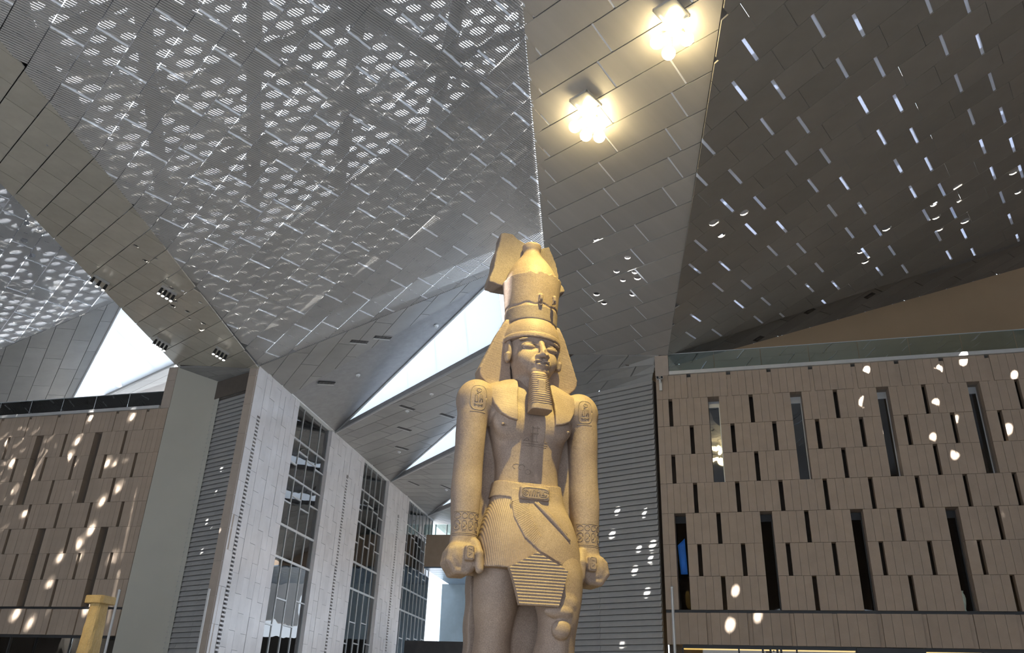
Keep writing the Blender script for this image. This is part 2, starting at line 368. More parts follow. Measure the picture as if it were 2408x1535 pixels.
# ---- outer roof above the ceilings
def roof(key, perforated=None, slots=False):
    pl = INNER[key]; hh = UPH[key]
    reg = region(key, 2., BACK)
    if key == 'A': reg = ccw([pl.ab(pl.wall(*p)) for p in [edges_in['br'](2.)-[5, 0], edges_in['cl'](2.), edges_in['cl'](BACK), edges_in['br'](BACK)-[5, 0]]])
    shift = lambda q, dh: q - (np.array([SUNDIR@pl.d, SUNDIR@pl.e])*(dh/abs(SUNDIR@pl.n)))   # where a beam crosses the roof
    root = structure(empty('roof', pl.wall(*np.mean(plan(*PLANS[key], 0, -10), axis=0))+ZUP*hh))
    if not perforated:
        holes = [ngon(shift(q, hh+.07), r+.16, 10) for q, r in HOLES[key]]
        if slots:
            rnd = random.Random(3)
            for b, a, sk in slots:
                l0 = rnd.choice([0, 0, .2, .45]); l1 = rnd.choice([1, 1, .75, .5]); wd = rnd.choice([.02, .05, .09, .16])
                if l1-l0 < .2: continue
                A0 = shift(np.array([a+sk*l0, b+1.0*l0]), hh); A1 = shift(np.array([a+sk*l1, b+1.0*l1]), hh)
                r_ = [A0-[wd, 0], A0+[wd, 0], A1+[wd, 0], A1-[wd, 0]]
                c = (A0+A1)/2
                if all(np.hypot(*(np.mean(h, axis=0)-c)) > .9 for h in holes): holes.append(r_)
        holes = [h for h in holes if all(inside(p, reg) for p in h)]
        mb = MB(); holed(mb, pl, reg, holes, hh, hh+.15); mb.build('roof_slab', M_roof, root)
        return root
    # perforated part: plate with oval holes, added panes stop direct sun except at beam holes
    cell = .70; th = math.atan2(float(pl.e[0]), float(pl.d[0])); ct, st = math.cos(th), math.sin(th); preg = perforated; P = np.array(preg)
    i0, i1 = int(P[:, 0].min()/cell)-1, int(P[:, 0].max()/cell)+1; j0, j1 = int(P[:, 1].min()/cell)-1, int(P[:, 1].max()/cell)+1
    open_ = [shift(q, hh) for q, r in HOLES[key]]
    mb, mp = MB(), MB(); n = 12
    for i in range(i0, i1):
        for j in range(j0, j1):
            c = np.array([(i+.5)*cell, (j+.5)*cell])
            if not inside(c, preg): continue
            c2 = c+np.array([.04*math.sin(i*1.7+j), .04*math.cos(j*2.3+i)]); rx = .31+.03*math.sin(i*.9+j*1.3)
            isop = any(max(abs(o-c)) <= cell/2+1e-6 for o in open_)
            if isop:
                o = min(open_, key=lambda o: np.hypot(*(o-c))); rx = .21; c2 = np.clip(o, c-cell/2+.23, c+cell/2-.23)
            ring = [c2+np.array([ct*q[0]-st*q[1], st*q[0]+ct*q[1]]) for q in ngon((0, 0), rx, n, .55 if not isop else 1.)]; cor = []
            for p in ring:
                v = p-c2; t = min((cell/2-np.sign(v[q])*(c2[q]-c[q]))/abs(v[q]) if abs(v[q]) > 1e-9 else 1e9 for q in (0, 1)); cor.append(c2+v*t)
            V = [pl.pt(*p, hh) for p in ring]+[pl.pt(*p, hh) for p in cor]
            mb.add(V, [(k, (k+1) % n, n+(k+1) % n, n+k) for k in range(n)])
            C4 = [(c[0]-cell/2, c[1]-cell/2), (c[0]+cell/2, c[1]-cell/2), (c[0]+cell/2, c[1]+cell/2), (c[0]-cell/2, c[1]+cell/2)]
            # close the cell corners left by the ring
            for q in range(4):
                cq = np.array(C4[q]); near = sorted(range(n), key=lambda k: np.hypot(*(cor[k]-cq)))[:2]
                if np.hypot(*(cor[near[0]]-cq)) > 1e-3: mb.add([pl.pt(*cq, hh), V[n+near[0]], V[n+near[1]]], [(0, 1, 2)])
            if not isop: mp.add([pl.pt(*p, hh+.08) for p in ring], [tuple(range(n))])
    o = mb.build('perforated_plate', M_plate, root); o['kind'] = 'stuff'
    o = mp.build('added_panes', M_skin, root); o['kind'] = 'stuff'
    # opaque rest
    mb = MB(); holed(mb, pl, reg, [preg]+[h for h in (ngon(o, r_[1]+.16, 10) for o, r_ in zip(open_, HOLES[key])) if not any(inside(p, preg) for p in h) and all(inside(p, reg) for p in h)], hh, hh+.15); mb.build('roof_slab', M_roof, root)
    return root
def quadreg(pl, P): return ccw([pl.ab(pl.px(*p)) for p in P])
def lift(pl, poly, h):     # where lines of sight through the inner plane meet the outer roof: plain parallel offset outward
    return poly
def perf_region(key, s0, s1, d0, d1):
    pl = INNER[key]; return ccw([pl.ab(pl.wall(*p)) for p in [(s0, d0), (s1, d0), (s1, d1), (s0, d1)]])
slotsE = []
for k in range(-8, 16):
    for j in range(-4, 6):
        a0 = .39+.18*k-.867*(k % 2)+2.6*j; slotsE.append((22.31+1.04*k, a0, .18))
def sight(key, P):      # outline on the outer roof, from points seen through the mesh
    pl = INNER[key]; o = Plane(pl.n, pl.pt(0, 0, UPH[key]), 0.); return ccw([pl.ab(o.px(*p)) for p in P])
roof('A', sight('A', [(-60, -150), (1215, -150), (1222, 110), (1000, 300), (830, 420), (640, 560), (440, 620), (150, 330)])); roof('F', sight('F', [(-260, 250), (40, 400), (275, 690), (120, 770), (-260, 900)]))
roof('B'); roof('C'); roof('E', None, slotsE)
# upright faces where a high mesh ceiling stops above the lower soffit bands
for key, ek in (('A', 'cl'), ('F', 'bl')):
    hi, lo = INNER[key], INNER['C' if key == 'A' else 'B']; mb = MB()
    p0, p1 = edges_in[ek](1.5), edges_in[ek](BACK); q = np.array([.06, 0])
    L0, L1 = lo.wall(*(p0+q)), lo.wall(*(p1+q)); H0, H1 = hi.wall(*p0)+ZUP*3.2, hi.wall(*p1)+ZUP*3.2
    t = DW*.2; mb.hexa([L0, L1, L1+t, L0+t, H0, H1, H1+t, H0+t])
    mb.build('fascia', M_panelC, cC if key == 'A' else cB)
# steel trusses between mesh and outer roof
tr = structure(empty('truss_frame', PA.wall(-14, -14)+ZUP*1.8))
def truss(pl, s0, s1, d0, d1, step, h, root, lim=300):
    ns, nd = int((s1-s0)/step)+1, int((d1-d0)/step)+1; cnt = 0
    P = lambda i, j, up: pl.wall(s0+i*step+(j % 2)*step/2, d0+j*step*.9)+ZUP*up
    for i in range(ns):
        for j in range(nd):
            for (a, b, r) in [((i, j, h), (i+1, j, h), .2), ((i, j, h), (i+(j % 2), j+1, h), .32), ((i, j, h), (i-1+(j % 2), j+1, h), .28), ((i, j, h), (i, j, h+1.0), .07)]:
                m = MB(); m.tube([P(*a), P(*b)], r, 8); m.build('strut', M_truss, root); cnt += 1
truss(PA, -21, -7, -26, -8, 3.9, 1.0, tr)
tr2 = structure(empty('truss_frame', PF.wall(-36, -10)+ZUP*1.8))
truss(PF, -44, -30, -22, -2, 4.6, 1.2, tr2)
# ------------------------------------------------------------------ floor
mb = MB(); mb.wbox(-75, 60, -42, 75, -.3, 0); structure(mb.build('floor', M_floor), 'pale polished stone floor of the hall')

# ------------------------------------------------------------------ main wall, left and right
ROWZ = [15.57, 14.45, 13.2, 11.94, 10.7, 9.45, 8.2, 6.95, 5.68]
def series(a, p, lo, hi):
    k0 = math.floor((lo-a)/p)-1; return [a+p*k for k in range(k0, k0+int((hi-lo)/p)+4) if lo < a+p*k < hi-.5]
WINS = [0]
def slotted_wall(name, label, s0, s1, P, notch, r2, big2, r3, r5, big6, r7, zoff, order):
    root = structure(empty(name, wp((s0+s1)/2, 0, 0)), label); boards = []; sw, bw = .16, .46
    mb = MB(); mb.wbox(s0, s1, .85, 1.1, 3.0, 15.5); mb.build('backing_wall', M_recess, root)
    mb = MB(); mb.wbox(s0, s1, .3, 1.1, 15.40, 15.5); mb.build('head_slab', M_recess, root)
    B2, B6 = series(big2, 2*P, s0, s1), series(big6, 2*P, s0, s1)
    for r in range(8):
        z1, z0 = ROWZ[r]+zoff, ROWZ[r+1]+zoff
        if r == 0: sl = [(x, .17, 'n') for x in series(notch, P, s0, s1)]
        elif r in (1, 2, 3): sl = [(x, bw, 'b') for x in B2]
        elif r in (5, 6, 7): sl = [(x, bw, 'b') for x in B6]
        else: sl = []
        if r in (1, 3): sl += [(x, sw, 's') for x in series(r2, 2*P, s0, s1)]
        if r in (2, 4, 6): sl += [(x, sw, 's') for x in series({2: r3, 4: r5, 6: r7}[r], P, s0, s1)]
        if r in (5, 7): sl += [(x, sw, 's') for x in series(big2, 2*P, s0, s1)]
        sl.sort(); x = s0
        for (xs, w, t) in sl+[(s1, 0, 'e')]:
            n = max(1, round((xs-x)/.285))
            for i in range(n):
                rr = random.Random(int(1e4*(x+i*.37))+r); j = rr.uniform(-.012, .012)
                boards.append((x+(xs-x)*i/n, x+(xs-x)*(i+1)/n, z0, z1, j*.6))
            if t == 'n': boards.append((xs, xs+w, z0, z1-.12, .035))
            x = xs+w
    boards.sort(key=order)
    cache = {}; rest = MB()
    for i, (a, b, z0, z1, j) in enumerate(boards):
        if i < 300:
            key = (round(b-a-.008, 3), round(z1-z0-.012, 3))
            if key not in cache: m_ = MB(); m_.box((0, 0, 0), (key[0], 0, 0), (0, .33, 0), (0, 0, key[1])); cache[key] = m_.mesh('board', M_board)
            obj('board', cache[key], root, frame(DW, NW, ZUP, wp(a+.004, j, z0+.006)))
        else: rest.wbox(a+.004, b-.004, j, .33, z0+.006, z1-.006)
    if rest.V: tag(rest.build('far_boards', M_board, root), None, None, None, 'stuff')
    # tall windows
    for L, ra, rb in ((B2, 1, 4), (B6, 5, 8)):
        for x in L:
            WINS[0] += 1; z1, z0 = ROWZ[ra]+zoff, ROWZ[rb]+zoff
            wr = structure(empty('window_%d' % WINS[0], wp(x+bw/2, .4, z0)))
            m_ = MB(); m_.wbox(x-.1, x, .33, .84, z0, z1+.1); m_.wbox(x, x+bw, .33, .84, z1, z1+.1); m_.wbox(x, x+bw, .33, .84, z0-.06, z0); m_.build('reveal', M_reveal, wr)
            m_ = MB(); m_.wbox(x+bw, x+bw+.1, .33, .84, z0, z1+.1); m_.build('reveal', M_reveal, wr)
            m_ = MB(); m_.wbox(x+bw-.04, x+bw, .62, .7, z0, z1); m_.wbox(x, x+bw-.04, .62, .7, z1-.28, z1); m_.build('window_frame', M_alu if ra == 1 else M_black, wr)
            m_ = MB(); m_.wbox(x, x+bw-.04, .655, .665, z0, z1-.28); m_.build('window_pane', M_winup if ra == 1 else M_winlow, wr)
    # shadow gap, lower band of wider boards, lintel
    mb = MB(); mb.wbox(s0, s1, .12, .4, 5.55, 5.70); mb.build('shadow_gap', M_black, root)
    x = s0; k = 0; rest = MB()
    while x < s1-.01:
        w = .34 if k % 5 else .17; b = min(s1, x+w); m_ = MB() if k < 120 else rest
        dp = -.05 if k % 5 else .02; m_.wbox(x+.004, b-.004, dp, .35, 4.42, 5.57)
        if k < 120: m_.build('band_board', M_board, root)
        x = b; k += 1
    if rest.V: tag(rest.build('far_band_boards', M_board, root), None, None, None, 'stuff')
    # coping, glass balustrade
    mb = MB(); mb.wbox(s0+(.6 if s0 > -10 else 0), s1-(.52 if s1 < 0 else 0), -.10, .4, 15.57+zoff, 15.73+zoff); mb.build('coping', M_cap, root)
    return root
wr_ = slotted_wall('wall_right', 'brown slotted stone wall right of the statue', -2.92, 26., 1.692, -1.57, -2.41, -.73, -1.57, -1.58, -2.41, -1.56, 0., lambda b: -b[1])
wl_ = slotted_wall('wall_left', 'brown slotted stone wall at far left', -58., -28.1, 1.875, -36.9, -37.92, -36.03, -36.96, -37.05, -37.93, -36.98, 0., lambda b: -b[0])

# pilasters of the portal
def pilaster(s0, s1, ztop, name, d1=1.0, z=0.):
    root = structure(empty(name, wp(s0, 0, z)), None); h = 1.55; zb = z
    while z < ztop-.01:
        z1 = min(ztop, z+h); m_ = MB(); m_.wbox(s0, s1, 0, d1, z+.008, z1-.008); m_.build('stone_block', M_pilaster, root); z = z1
    m_ = MB(); m_.wbox(s0+.02, s1-.02, .02, d1-.02, zb, ztop); m_.build('core', M_pilaster, root)
    return root
pilaster(-2.93, -2.34, 16.55, 'trim_1', .4, 15.58)
pilaster(-28.6, -28.06, 17.9, 'trim_2', .4, 15.58)
sP = float(P610@DW)
pilaster(sP-.52, sP-.01, 17.6, 'trim_3', .25)

# glass balustrades on the terraces
def balustrade(s0, s1, z0, z1, pane, label, posts):
    root = thing('glass_balustrade', wp((s0+s1)/2, .1, z0), label, 'balustrade', None)
    n = max(1, int((s1-s0)/pane))
    for i in range(n):
        m_ = MB(); m_.wbox(s0+i*(s1-s0)/n+.012, s0+(i+1)*(s1-s0)/n-.012, .06, .08, z0, z1); m_.build('glass_pane', M_clear, root)
    m_ = MB(); m_.wbox(s0, s1, .05, .09, z1, z1+.025); m_.build('top_rail', M_alu, root)
    for x in posts:
        m_ = MB(); m_.wbox(x, x+.05, .1, .16, z0, z1-.1); m_.build('post', M_cap, root)
balustrade(-2.33, 17.5, 15.73, 16.6, 1.98, 'glass balustrade along the terrace edge above the right wall', [])
balustrade(-52., -28.62, 15.73, 16.55, 1.95, 'glass balustrade along the terrace edge above the left wall', [-36.5, -35.6, -34.7, -33.8, -37.4])
for s0, s1 in ((-2.33, 26.), (-58, -28.6)):
    m_ = MB(); m_.wbox(s0, s1, .4, 22, 15.1, 15.4); structure(m_.build('floor', M_floor), 'terrace slab behind the balustrade')

# ------------------------------------------------------------------ bays beside the portal: louvred walls, cream wall, soffits
def louvre(p0, length, ztop, name, label):
    root = structure(empty(name, p0), label)
    # slats run along DL, seen from the -NL side
    n = int(ztop/.232); sl = MB(); rot = None
    face = NL if NL@(EYE-p0) > 0 else -NL
    nseg = 3; seg = length/nseg; cache = None; items = []
    for k in range(n):
        z = .05+k*.232
        for q in range(nseg): items.append((p0+DL*(q*seg+.006)+ZUP*z))
    items.sort(key=lambda P: -P[2])
    m_ = MB(); x = DL*(seg-.012)
    m_.hexa([face*.10, x+face*.10, x-face*.05, -face*.05, face*.02+ZUP*.215, x+face*.02+ZUP*.215, x-face*.05+ZUP*.215, -face*.05+ZUP*.215])
    me = m_.mesh('slat', M_louvre)
    for P in items[:300]: obj('slat', me, root, Matrix.Translation(Vector(P)))
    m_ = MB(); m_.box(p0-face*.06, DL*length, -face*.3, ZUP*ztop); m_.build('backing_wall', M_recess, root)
    return root
zR = float(onwall(1537, 880)[2]); 
louvre(LR0, 8.5, zR-.1, 'wall_louvre_right', 'grey horizontal louvre wall between the statue and the right pilaster')
E1 = hit(510, 940, NL, NL@LL0); lenL = float((E1-LL0)@DL); zL = float(hit(577, 918, NL, NL@LL0)[2])
louvre(LL0, lenL+.2, zL, 'wall_louvre_left', 'grey louvre wall in the left portal bay')
# cream wall from the left pilaster back to the louvre
Ea = wp(-28.08, .01, 0); Eb = np.array([E1[0], E1[1], 0]); dv = Eb-Ea; nv = np.array([dv[1], -dv[0], 0]); nv /= np.linalg.norm(nv)
if nv@(EYE-Ea) < 0: nv = -nv
m_ = MB(); m_.box(Ea-nv*.3, dv, nv*.3, ZUP*18.2); structure(m_.build('wall_cream', M_cream), 'smooth cream wall beside the left pilaster')
m_ = MB(); m_.box(Eb+nv*.02-DL*.2, DL*.35, nv*.16, ZUP*17); structure(m_.build('trim_7', M_cream), None)
# soffits over the two bays: panels in rows
def soffit(P, label, mat_, rows=4, cols=3, up=.12):
    """P: four corners near-left, near-right, far-right, far-left"""
    root = structure(empty('ceiling', np.mean(P, axis=0)), label); P = [np.asarray(p) for p in P]
    bil = lambda u, v: (P[0]*(1-u)+P[1]*u)*(1-v)+(P[3]*(1-u)+P[2]*u)*v
    for i in range(rows):
        for j in range(cols):
            off = .5/cols*(i % 2); u0, u1 = max(0, j/cols-off+.006), min(1, (j+1)/cols-off-.006)
            for (a, b) in ([(u0, u1)] + ([(1-off+.006, 1.)] if (i % 2 and j == cols-1) else [])):
                v0, v1 = i/rows+.008, (i+1)/rows-.008
                q = [bil(a, v0), bil(b, v0), bil(b, v1), bil(a, v1)]; m_ = MB(); m_.prism(q, ZUP*up); m_.build('panel', mat_, root)
    m_ = MB(); m_.prism([p+ZUP*(up+.02) for p in P], ZUP*.2); m_.build('backing_slab', M_recess, root)
    return root
LRend = LR0+DL*8.5
soffit([PC.wall(cl0[0]-.3, .0), P1570-DW*.55+ZUP*-.02, np.array([LR0[0], LR0[1], zR-.1])+NW*.1, np.array([LRend[0], LRend[1], zR-.1])], 'dark panelled soffit above the right louvre wall', M_panelD, 3, 3)
sofL = [onwall(418, 860), onwall(590, 860), hit(582, 880, NL, NL@LL0), hit(482, 920, NL, NL@LL0)]
zt = zL+.95
soffit([wp(-28.05, .05, 17.85), wp(sP-.52, .05, 17.62), np.array([LL0[0], LL0[1], zt]), np.array([E1[0], E1[1], zt])], 'dark panelled soffit above the left louvre wall', M_panelD, 3, 2)
m_ = MB(); m_.box(np.array([LL0[0], LL0[1], zL-.05])+NL*np.sign(NL@(EYE-LL0))*.12, DL*(lenL+.1), NL*.1*-np.sign(NL@(EYE-LL0)), ZUP*1.0); structure(m_.build('trim_4', M_recess), None)

# ------------------------------------------------------------------ gallery: facade on the left
_g = ray(1570, 1705); _g[2] = 0; DG = _g/np.linalg.norm(_g); NG = np.array([DG[1], -DG[0], 0.])      # NG points into the gallery
CG = float(NG@P610)
def ong(u, v): return hit(u, v, NG, CG)
def gp(t, dep, z): return P610*np.array([1, 1, 0]) + DG*t - NG*dep + ZUP*z       # facade frame
ZG = 17.55
TB = [0., 5.24, 10.35, 16.62, 22.2, 27.7, 36.0, 42.]
gal = structure(empty('wall_gallery', gp(10, 0, 0)), 'long gallery facade of pale stone bays and glass bays receding behind the statue')
def stone_bay(t0, t1, n, first):
    root = gal; tw = (t1-t0)
    t0c = t0+(.25 if first else 0); m_ = MB(); m_.box(gp(t0c, .08, 0), DG*(t1-t0c), -NG*.4, ZUP*ZG); m_.build('bay_core', M_tile, root)
    gs, gw = t0+tw*(.13 if first else .52), .34; cols = [];
    x = t0
    edges = [t0, gs]
    k = round((t1-gs-gw)/.62); edges2 = [gs+gw+(t1-gs-gw)*i/k for i in range(k+1)]
    k1 = max(1, round((gs-t0)/.62)); e1 = [t0+(gs-t0)*i/k1 for i in range(k1+1)]
    spans = list(zip(e1[:-1], e1[1:]))+list(zip(edges2[:-1], edges2[1:]))
    for ci, (a, b) in enumerate(spans):
        z = (ci*.77) % 1.6; z = z-1.6; 
        while z < ZG:
            hgt = 1.65; z0, z1 = max(0, z), min(ZG, z+hgt); j = random.uniform(0, .025)
            if z1-z0 > .05 and z1 > 2.0:
                m_ = MB(); m_.box(gp(a+.006, -j, z0+.006), DG*(b-a-.012), -NG*(.08+j), ZUP*(z1-z0-.012)); tiles.append((np.linalg.norm(gp(a, 0, z0)-EYE), m_))
            z += hgt
    ztop = ZG-2.4 if first else ZG-1.9
    m_ = MB(); m_.box(gp(gs, -.0, ztop), DG*gw, -NG*.08, ZUP*(ZG-ztop)); tiles.append((0, m_))
    m_ = MB(); m_.box(gp(gs, .065, 0), DG*gw, -NG*.02, ZUP*ztop); m_.build('grille_backing', M_grille, root)
    for k in range(int((ztop-2.2)/.19)):
        m_ = MB(); m_.box(gp(gs, -.03, 2.2+k*.19), DG*gw, -NG*.1, ZUP*.09); slats.append((np.linalg.norm(gp(gs, 0, 2.2+k*.19)-EYE), m_))
tiles = []; slats = []
for i in (0, 2, 4): stone_bay(TB[i], TB[i+1], i, i == 0)
tiles.sort(key=lambda t: t[0]); slats.sort(key=lambda t: t[0])
for L, nm, mt in ((tiles, 'stone_tile', M_tile), (slats, 'grille_slat', M_tile)):
    rest = MB()
    for i, (d, m_) in enumerate(L):
        if i < 300: m_.build(nm, mt, gal)
        else: rest.add(m_.V, m_.F)
    if rest.V: tag(rest.build('far_'+nm+'s', mt, gal), None, None, None, 'stuff')
def glass_bay(t0, t1, ncol, sub):
    WINS[0] += 1; root = structure(empty('window_%d' % WINS[0], gp((t0+t1)/2, 0, 2)), None); dep = .25
    rnd = random.Random(sub); tw = (t1-t0)/ncol
    hz = [2.2, 4.15, 9.2, 11.0, 14.6, 15.3, ZG]; hz = [2.2, 4.1, 9.0, 10.7, 13.4, 15.6, ZG]
    def bar(a, b, z, h=.09):
        m_ = MB(); m_.box(gp(a, dep-.07, z-h/2), DG*(b-a), -NG*.1, ZUP*h); m_.build('transom', M_alu, root)
    for i in range(ncol+1):
        m_ = MB(); m_.box(gp(t0+i*tw-.03, dep-.06, 0), DG*.06, -NG*.09, ZUP*ZG); m_.build('mullion', M_alu, root)
    for z in hz[1:-1]: bar(t0, t1, z, .12 if z in (9.0, 10.7) else .08)
    for i in range(ncol):
        zs = sorted([hz[0]]+[hz[1], hz[2], hz[3], hz[4], hz[5], hz[6]]+[5.6+((i*1.37) % 2.6), 14.2+((i*.83) % 1.0), 3.0+((i*.61) % .8)])
        for z in (5.6+((i*1.37) % 2.6), 14.2+((i*.83) % 1.0), 3.0+((i*.61) % .8), 12.0+((i*.47) % .9)): bar(t0+i*tw, t0+(i+1)*tw, z, .07)
        for a, b in zip(zs[:-1], zs[1:]):
            if b-a < .1: continue
            m_ = MB(); m_.box(gp(t0+i*tw+.03, dep-.02, a), DG*(tw-.06), -NG*.02, ZUP*(b-a)); m_.build('pane', M_darkglass, root)
    m_ = MB(); m_.box(gp(t0, 5, 0), DG*(t1-t0), -NG*.3, ZUP*ZG); m_.build('interior_wall', M_room, root)
    for z in (4.2, 9.0, 13.4):
        m_ = MB(); m_.box(gp(t0, .6, z-.3), DG*(t1-t0), -NG*4.4, ZUP*.3); m_.build('interior_floor', M_room, root)
    return root
g1 = glass_bay(TB[1], TB[2], 4, 1); glass_bay(TB[3], TB[4], 5, 2); glass_bay(TB[5], TB[6], 8, 3)
m_ = MB(); m_.box(gp(0, -.04, ZG), DG*TB[7], -NG*.5, ZUP*.12); structure(m_.build('trim_5', M_white), None)

# gallery roof: folded grey panel planes with white upright triangles between
Q0 = PA.px(1165, 640); R1 = ong(789, 1012); R2 = ong(919, 1131); R3 = ong(1008, 1212); R4 = ong(1060, 1258)
for R_ in (R1, R2, R3, R4): R_[2] = ZG
PG0 = P610.copy(); PG0[2] = ZG
def pl3(a, b, c, ang):
    n = np.cross(b-a, c-a); n /= np.linalg.norm(n); n = n if n[2] < 0 else -n; return Plane(n, a, ang)
PD1 = pl3(PG0, Q0, R1, 2.36-math.radians(8))
U1 = PD1.px(1165, 652)
def vert(R_, U_):
    h = U_-R_; n = np.array([h[1], -h[0], 0]); n /= np.linalg.norm(n); return n, float(n@R_)
nW1, cW1 = vert(R1, U1); L1 = hit(1131, 835.7, nW1, cW1)
PD2 = pl3(R1, L1, R2, 2.36-math.radians(4)); U2 = PD2.px(1067, 1005); nW2, cW2 = vert(R2, U2); L2 = hit(1064, 1063.6, nW2, cW2)
PD3 = pl3(R2, L2, R3, 2.36); U3 = PD3.px(1059, 1172); nW3, cW3 = vert(R3, U3); L3 = hit(1059, 1191.6, nW3, cW3)
PD4 = pl3(R3, L3, R4, 2.36)
def far(a, b, k): return a+(b-a)*k        # extend an edge from the facade
def folded(pl, poly, label, w=1.05, length=3.4, maxn=260):
    reg = ccw([pl.ab(p) for p in poly]); root = structure(empty('ceiling', np.mean(poly, axis=0)), label); A = np.array(reg)
    m_ = MB(); m_.prism([pl.pt(*p, .06) for p in reg], ZUP*.3); m_.build('roof_slab', M_roof, root)
    k0, k1 = int(A[:, 1].min()/w)-1, int(A[:, 1].max()/w)+1; todo = []
    for k in range(k0, k1+1):
        for j in range(int(A[:, 0].min()/length)-2, int(A[:, 0].max()/length)+2):
            a = j*length+(k % 3)*1.15; g = clip([np.array([a+.014, k*w+.014]), np.array([a+length-.014, k*w+.014]), np.array([a+length-.014, (k+1)*w-.014]), np.array([a+.014, (k+1)*w-.014])], reg)
            if len(g) > 2 and abs(area(g)) > .05: todo.append(g)
    todo.sort(key=lambda g: np.linalg.norm(pl.pt(*np.mean(g, axis=0))-EYE)); rest = MB()
    for i, g in enumerate(todo):
        m_ = MB() if i < maxn else rest; m_.prism([pl.pt(*p, 0) for p in ccw(g)], -pl.n*.05)
        if i < maxn: m_.build('panel', M_panelD, root)
    if rest.V: tag(rest.build('far_panels', M_panelD, root), None, None, None, 'stuff')
    return root
f1 = 1.0
D1 = folded(PD1, [PG0, Q0+(Q0-PG0)*.12, far(R1, U1, f1), R1], 'grey panelled gallery ceiling between the mesh ceiling and the tall white triangle')
D2 = folded(PD2, [R1, far(R1, L1, 1.12), far(R2, U2, 1.5), R2], 'grey panelled gallery ceiling below the tall white triangle')
D3 = folded(PD3, [R2, far(R2, L2, 1.5), far(R3, U3, 2.6), R3], 'grey panelled gallery ceiling below the second white triangle')
D4 = folded(PD4, [R3, far(R3, L3, 2.6), R4+NG*14+ZUP*-.3, R4], 'grey panelled gallery ceiling at the far end')
def white_face(R_, U_, L_, ku, kl, label, name):
    n = np.cross(U_-R_, L_-R_); n /= np.linalg.norm(n); 
    if n@(EYE-R_) < 0: n = -n
    root = structure(empty(name, R_), label)
    a, b, c = R_, far(R_, U_, ku), far(R_, L_, kl)
    N_ = 6
    for i in range(N_):
        t0, t1 = i/N_, (i+1)/N_
        P = [a+(b-a)*t0, a+(b-a)*t1, a+(c-a)*t1, a+(c-a)*t0]
        m_ = MB(); m_.prism([p-n*.05 for p in P if True] if i else [P[0]-n*.05, P[1]-n*.05, P[2]-n*.05], -n*.04); m_.build('white_panel', M_clerestory, root)
    for e in (b, c):
        m_ = MB(); m_.tube([a, e], .07, 6); m_.build('edge_trim', M_cap, root)
white_face(R1, U1, L1, f1, 1.12, 'tall white triangular clerestory left of the statue head', 'wall_clerestory_1')
white_face(R2, U2, L2, 1.5, 1.5, 'second white triangular clerestory beside the statue arm', 'wall_clerestory_2')
white_face(R3, U3, L3, 2.6, 2.6, 'third small white triangular clerestory beside the statue wrist', 'wall_clerestory_3')

# gallery right side (behind the statue): solid band with daylight below and above; far end bridge
GW = 17.5
m_ = MB(); m_.box(gp(16, -GW, 9.5), DG*34, NG*.4, ZUP*4.5); structure(m_.build('wall_gallery_right', M_panelD), 'dark upper wall on the right side of the gallery')
TE = 32.5
_ce = float(DG@gp(TE, 0, 0)); ZB1 = float(hit(1040, 1257, DG, _ce)[2]); ZB0 = float(hit(1040, 1332, DG, _ce)[2]); ZB2 = float(hit(1040, 1233, DG, _ce)[2])
m_ = MB(); m_.box(gp(TE, -.3, ZB0), NG*20, DG*4., ZUP*(ZB1-ZB0)); structure(m_.build('wall_bridge', M_board), 'dark bridge crossing the far end of the gallery')
br = structure(empty('ceiling', gp(TE+3, -8, 10.5)), 'bluish soffit under the far bridge')
M_bluesoffit = mat('blue_grey_soffit', (.14, .20, .28), .3, .3, noise=.1)
for k in range(9):
    m_ = MB(); m_.box(gp(TE+.02+k*1.1, -.3, ZB0-.12), NG*20, DG*1.05, ZUP*.1); m_.build('soffit_panel', M_bluesoffit, br)
bal = thing('glass_balustrade', gp(TE, -6, ZB1), 'distant glass balustrade on the bridge at the end of the gallery', 'balustrade')
for k in range(8):
    m_ = MB(); m_.box(gp(TE+.1, -k*2.0-.02, ZB1+.02), NG*1.95, DG*.03, ZUP*(ZB2-ZB1)); m_.build('glass_pane', M_clear, bal)
for k in range(17):
    m_ = MB(); m_.box(gp(TE+.15, -k*1.0, ZB1+.02), NG*.07, DG*.06, ZUP*(ZB2-ZB1)); m_.build('post', M_alu, bal)
M_bluewall = mat('blue_grey_plaster', (.36, .47, .56), .45, noise=.25, nscale=.25)
m_ = MB(); _wf = hit(1033, 1400, DG, float(DG@gp(TE+9, 0, 0))); m_.box(np.array([_wf[0], _wf[1], 5.2]), NG*14, DG*.4, ZUP*(ZB0-5.3)); structure(m_.build('wall_far', M_bluewall), 'pale blue grey wall under the far bridge')

# ------------------------------------------------------------------ terraces left and right: dark soffits, brown wall, white triangle
PDr = Plane(PD1.n, P1570, 2.31); 
w0, w1 = PDr.px(1815, 795), PDr.px(2408, 628)
e0, e1 = PE.wall(-2.34, 0), PE.wall(26, 0)
n_, c_ = vert(w0, w1); k1 = (26-float(w0@DW))/float((w1-w0)@DW); w2 = far(w0, w1, max(1.4, k1)); w_1 = far(w0, w1, -.46)
folded(PDr, [e0, e1, w2, w_1], 'dark soffit above the right terrace')
nb = n_ if n_@(EYE-w0) > 0 else -n_
m_ = MB(); m_.prism([w_1, w2, w2*np.array([1, 1, 0])+ZUP*15.2, w_1*np.array([1, 1, 0])+ZUP*15.2], -nb*.3); structure(m_.build('wall_terrace', M_brownwall), 'warm brown terrace wall behind the right balustrade')
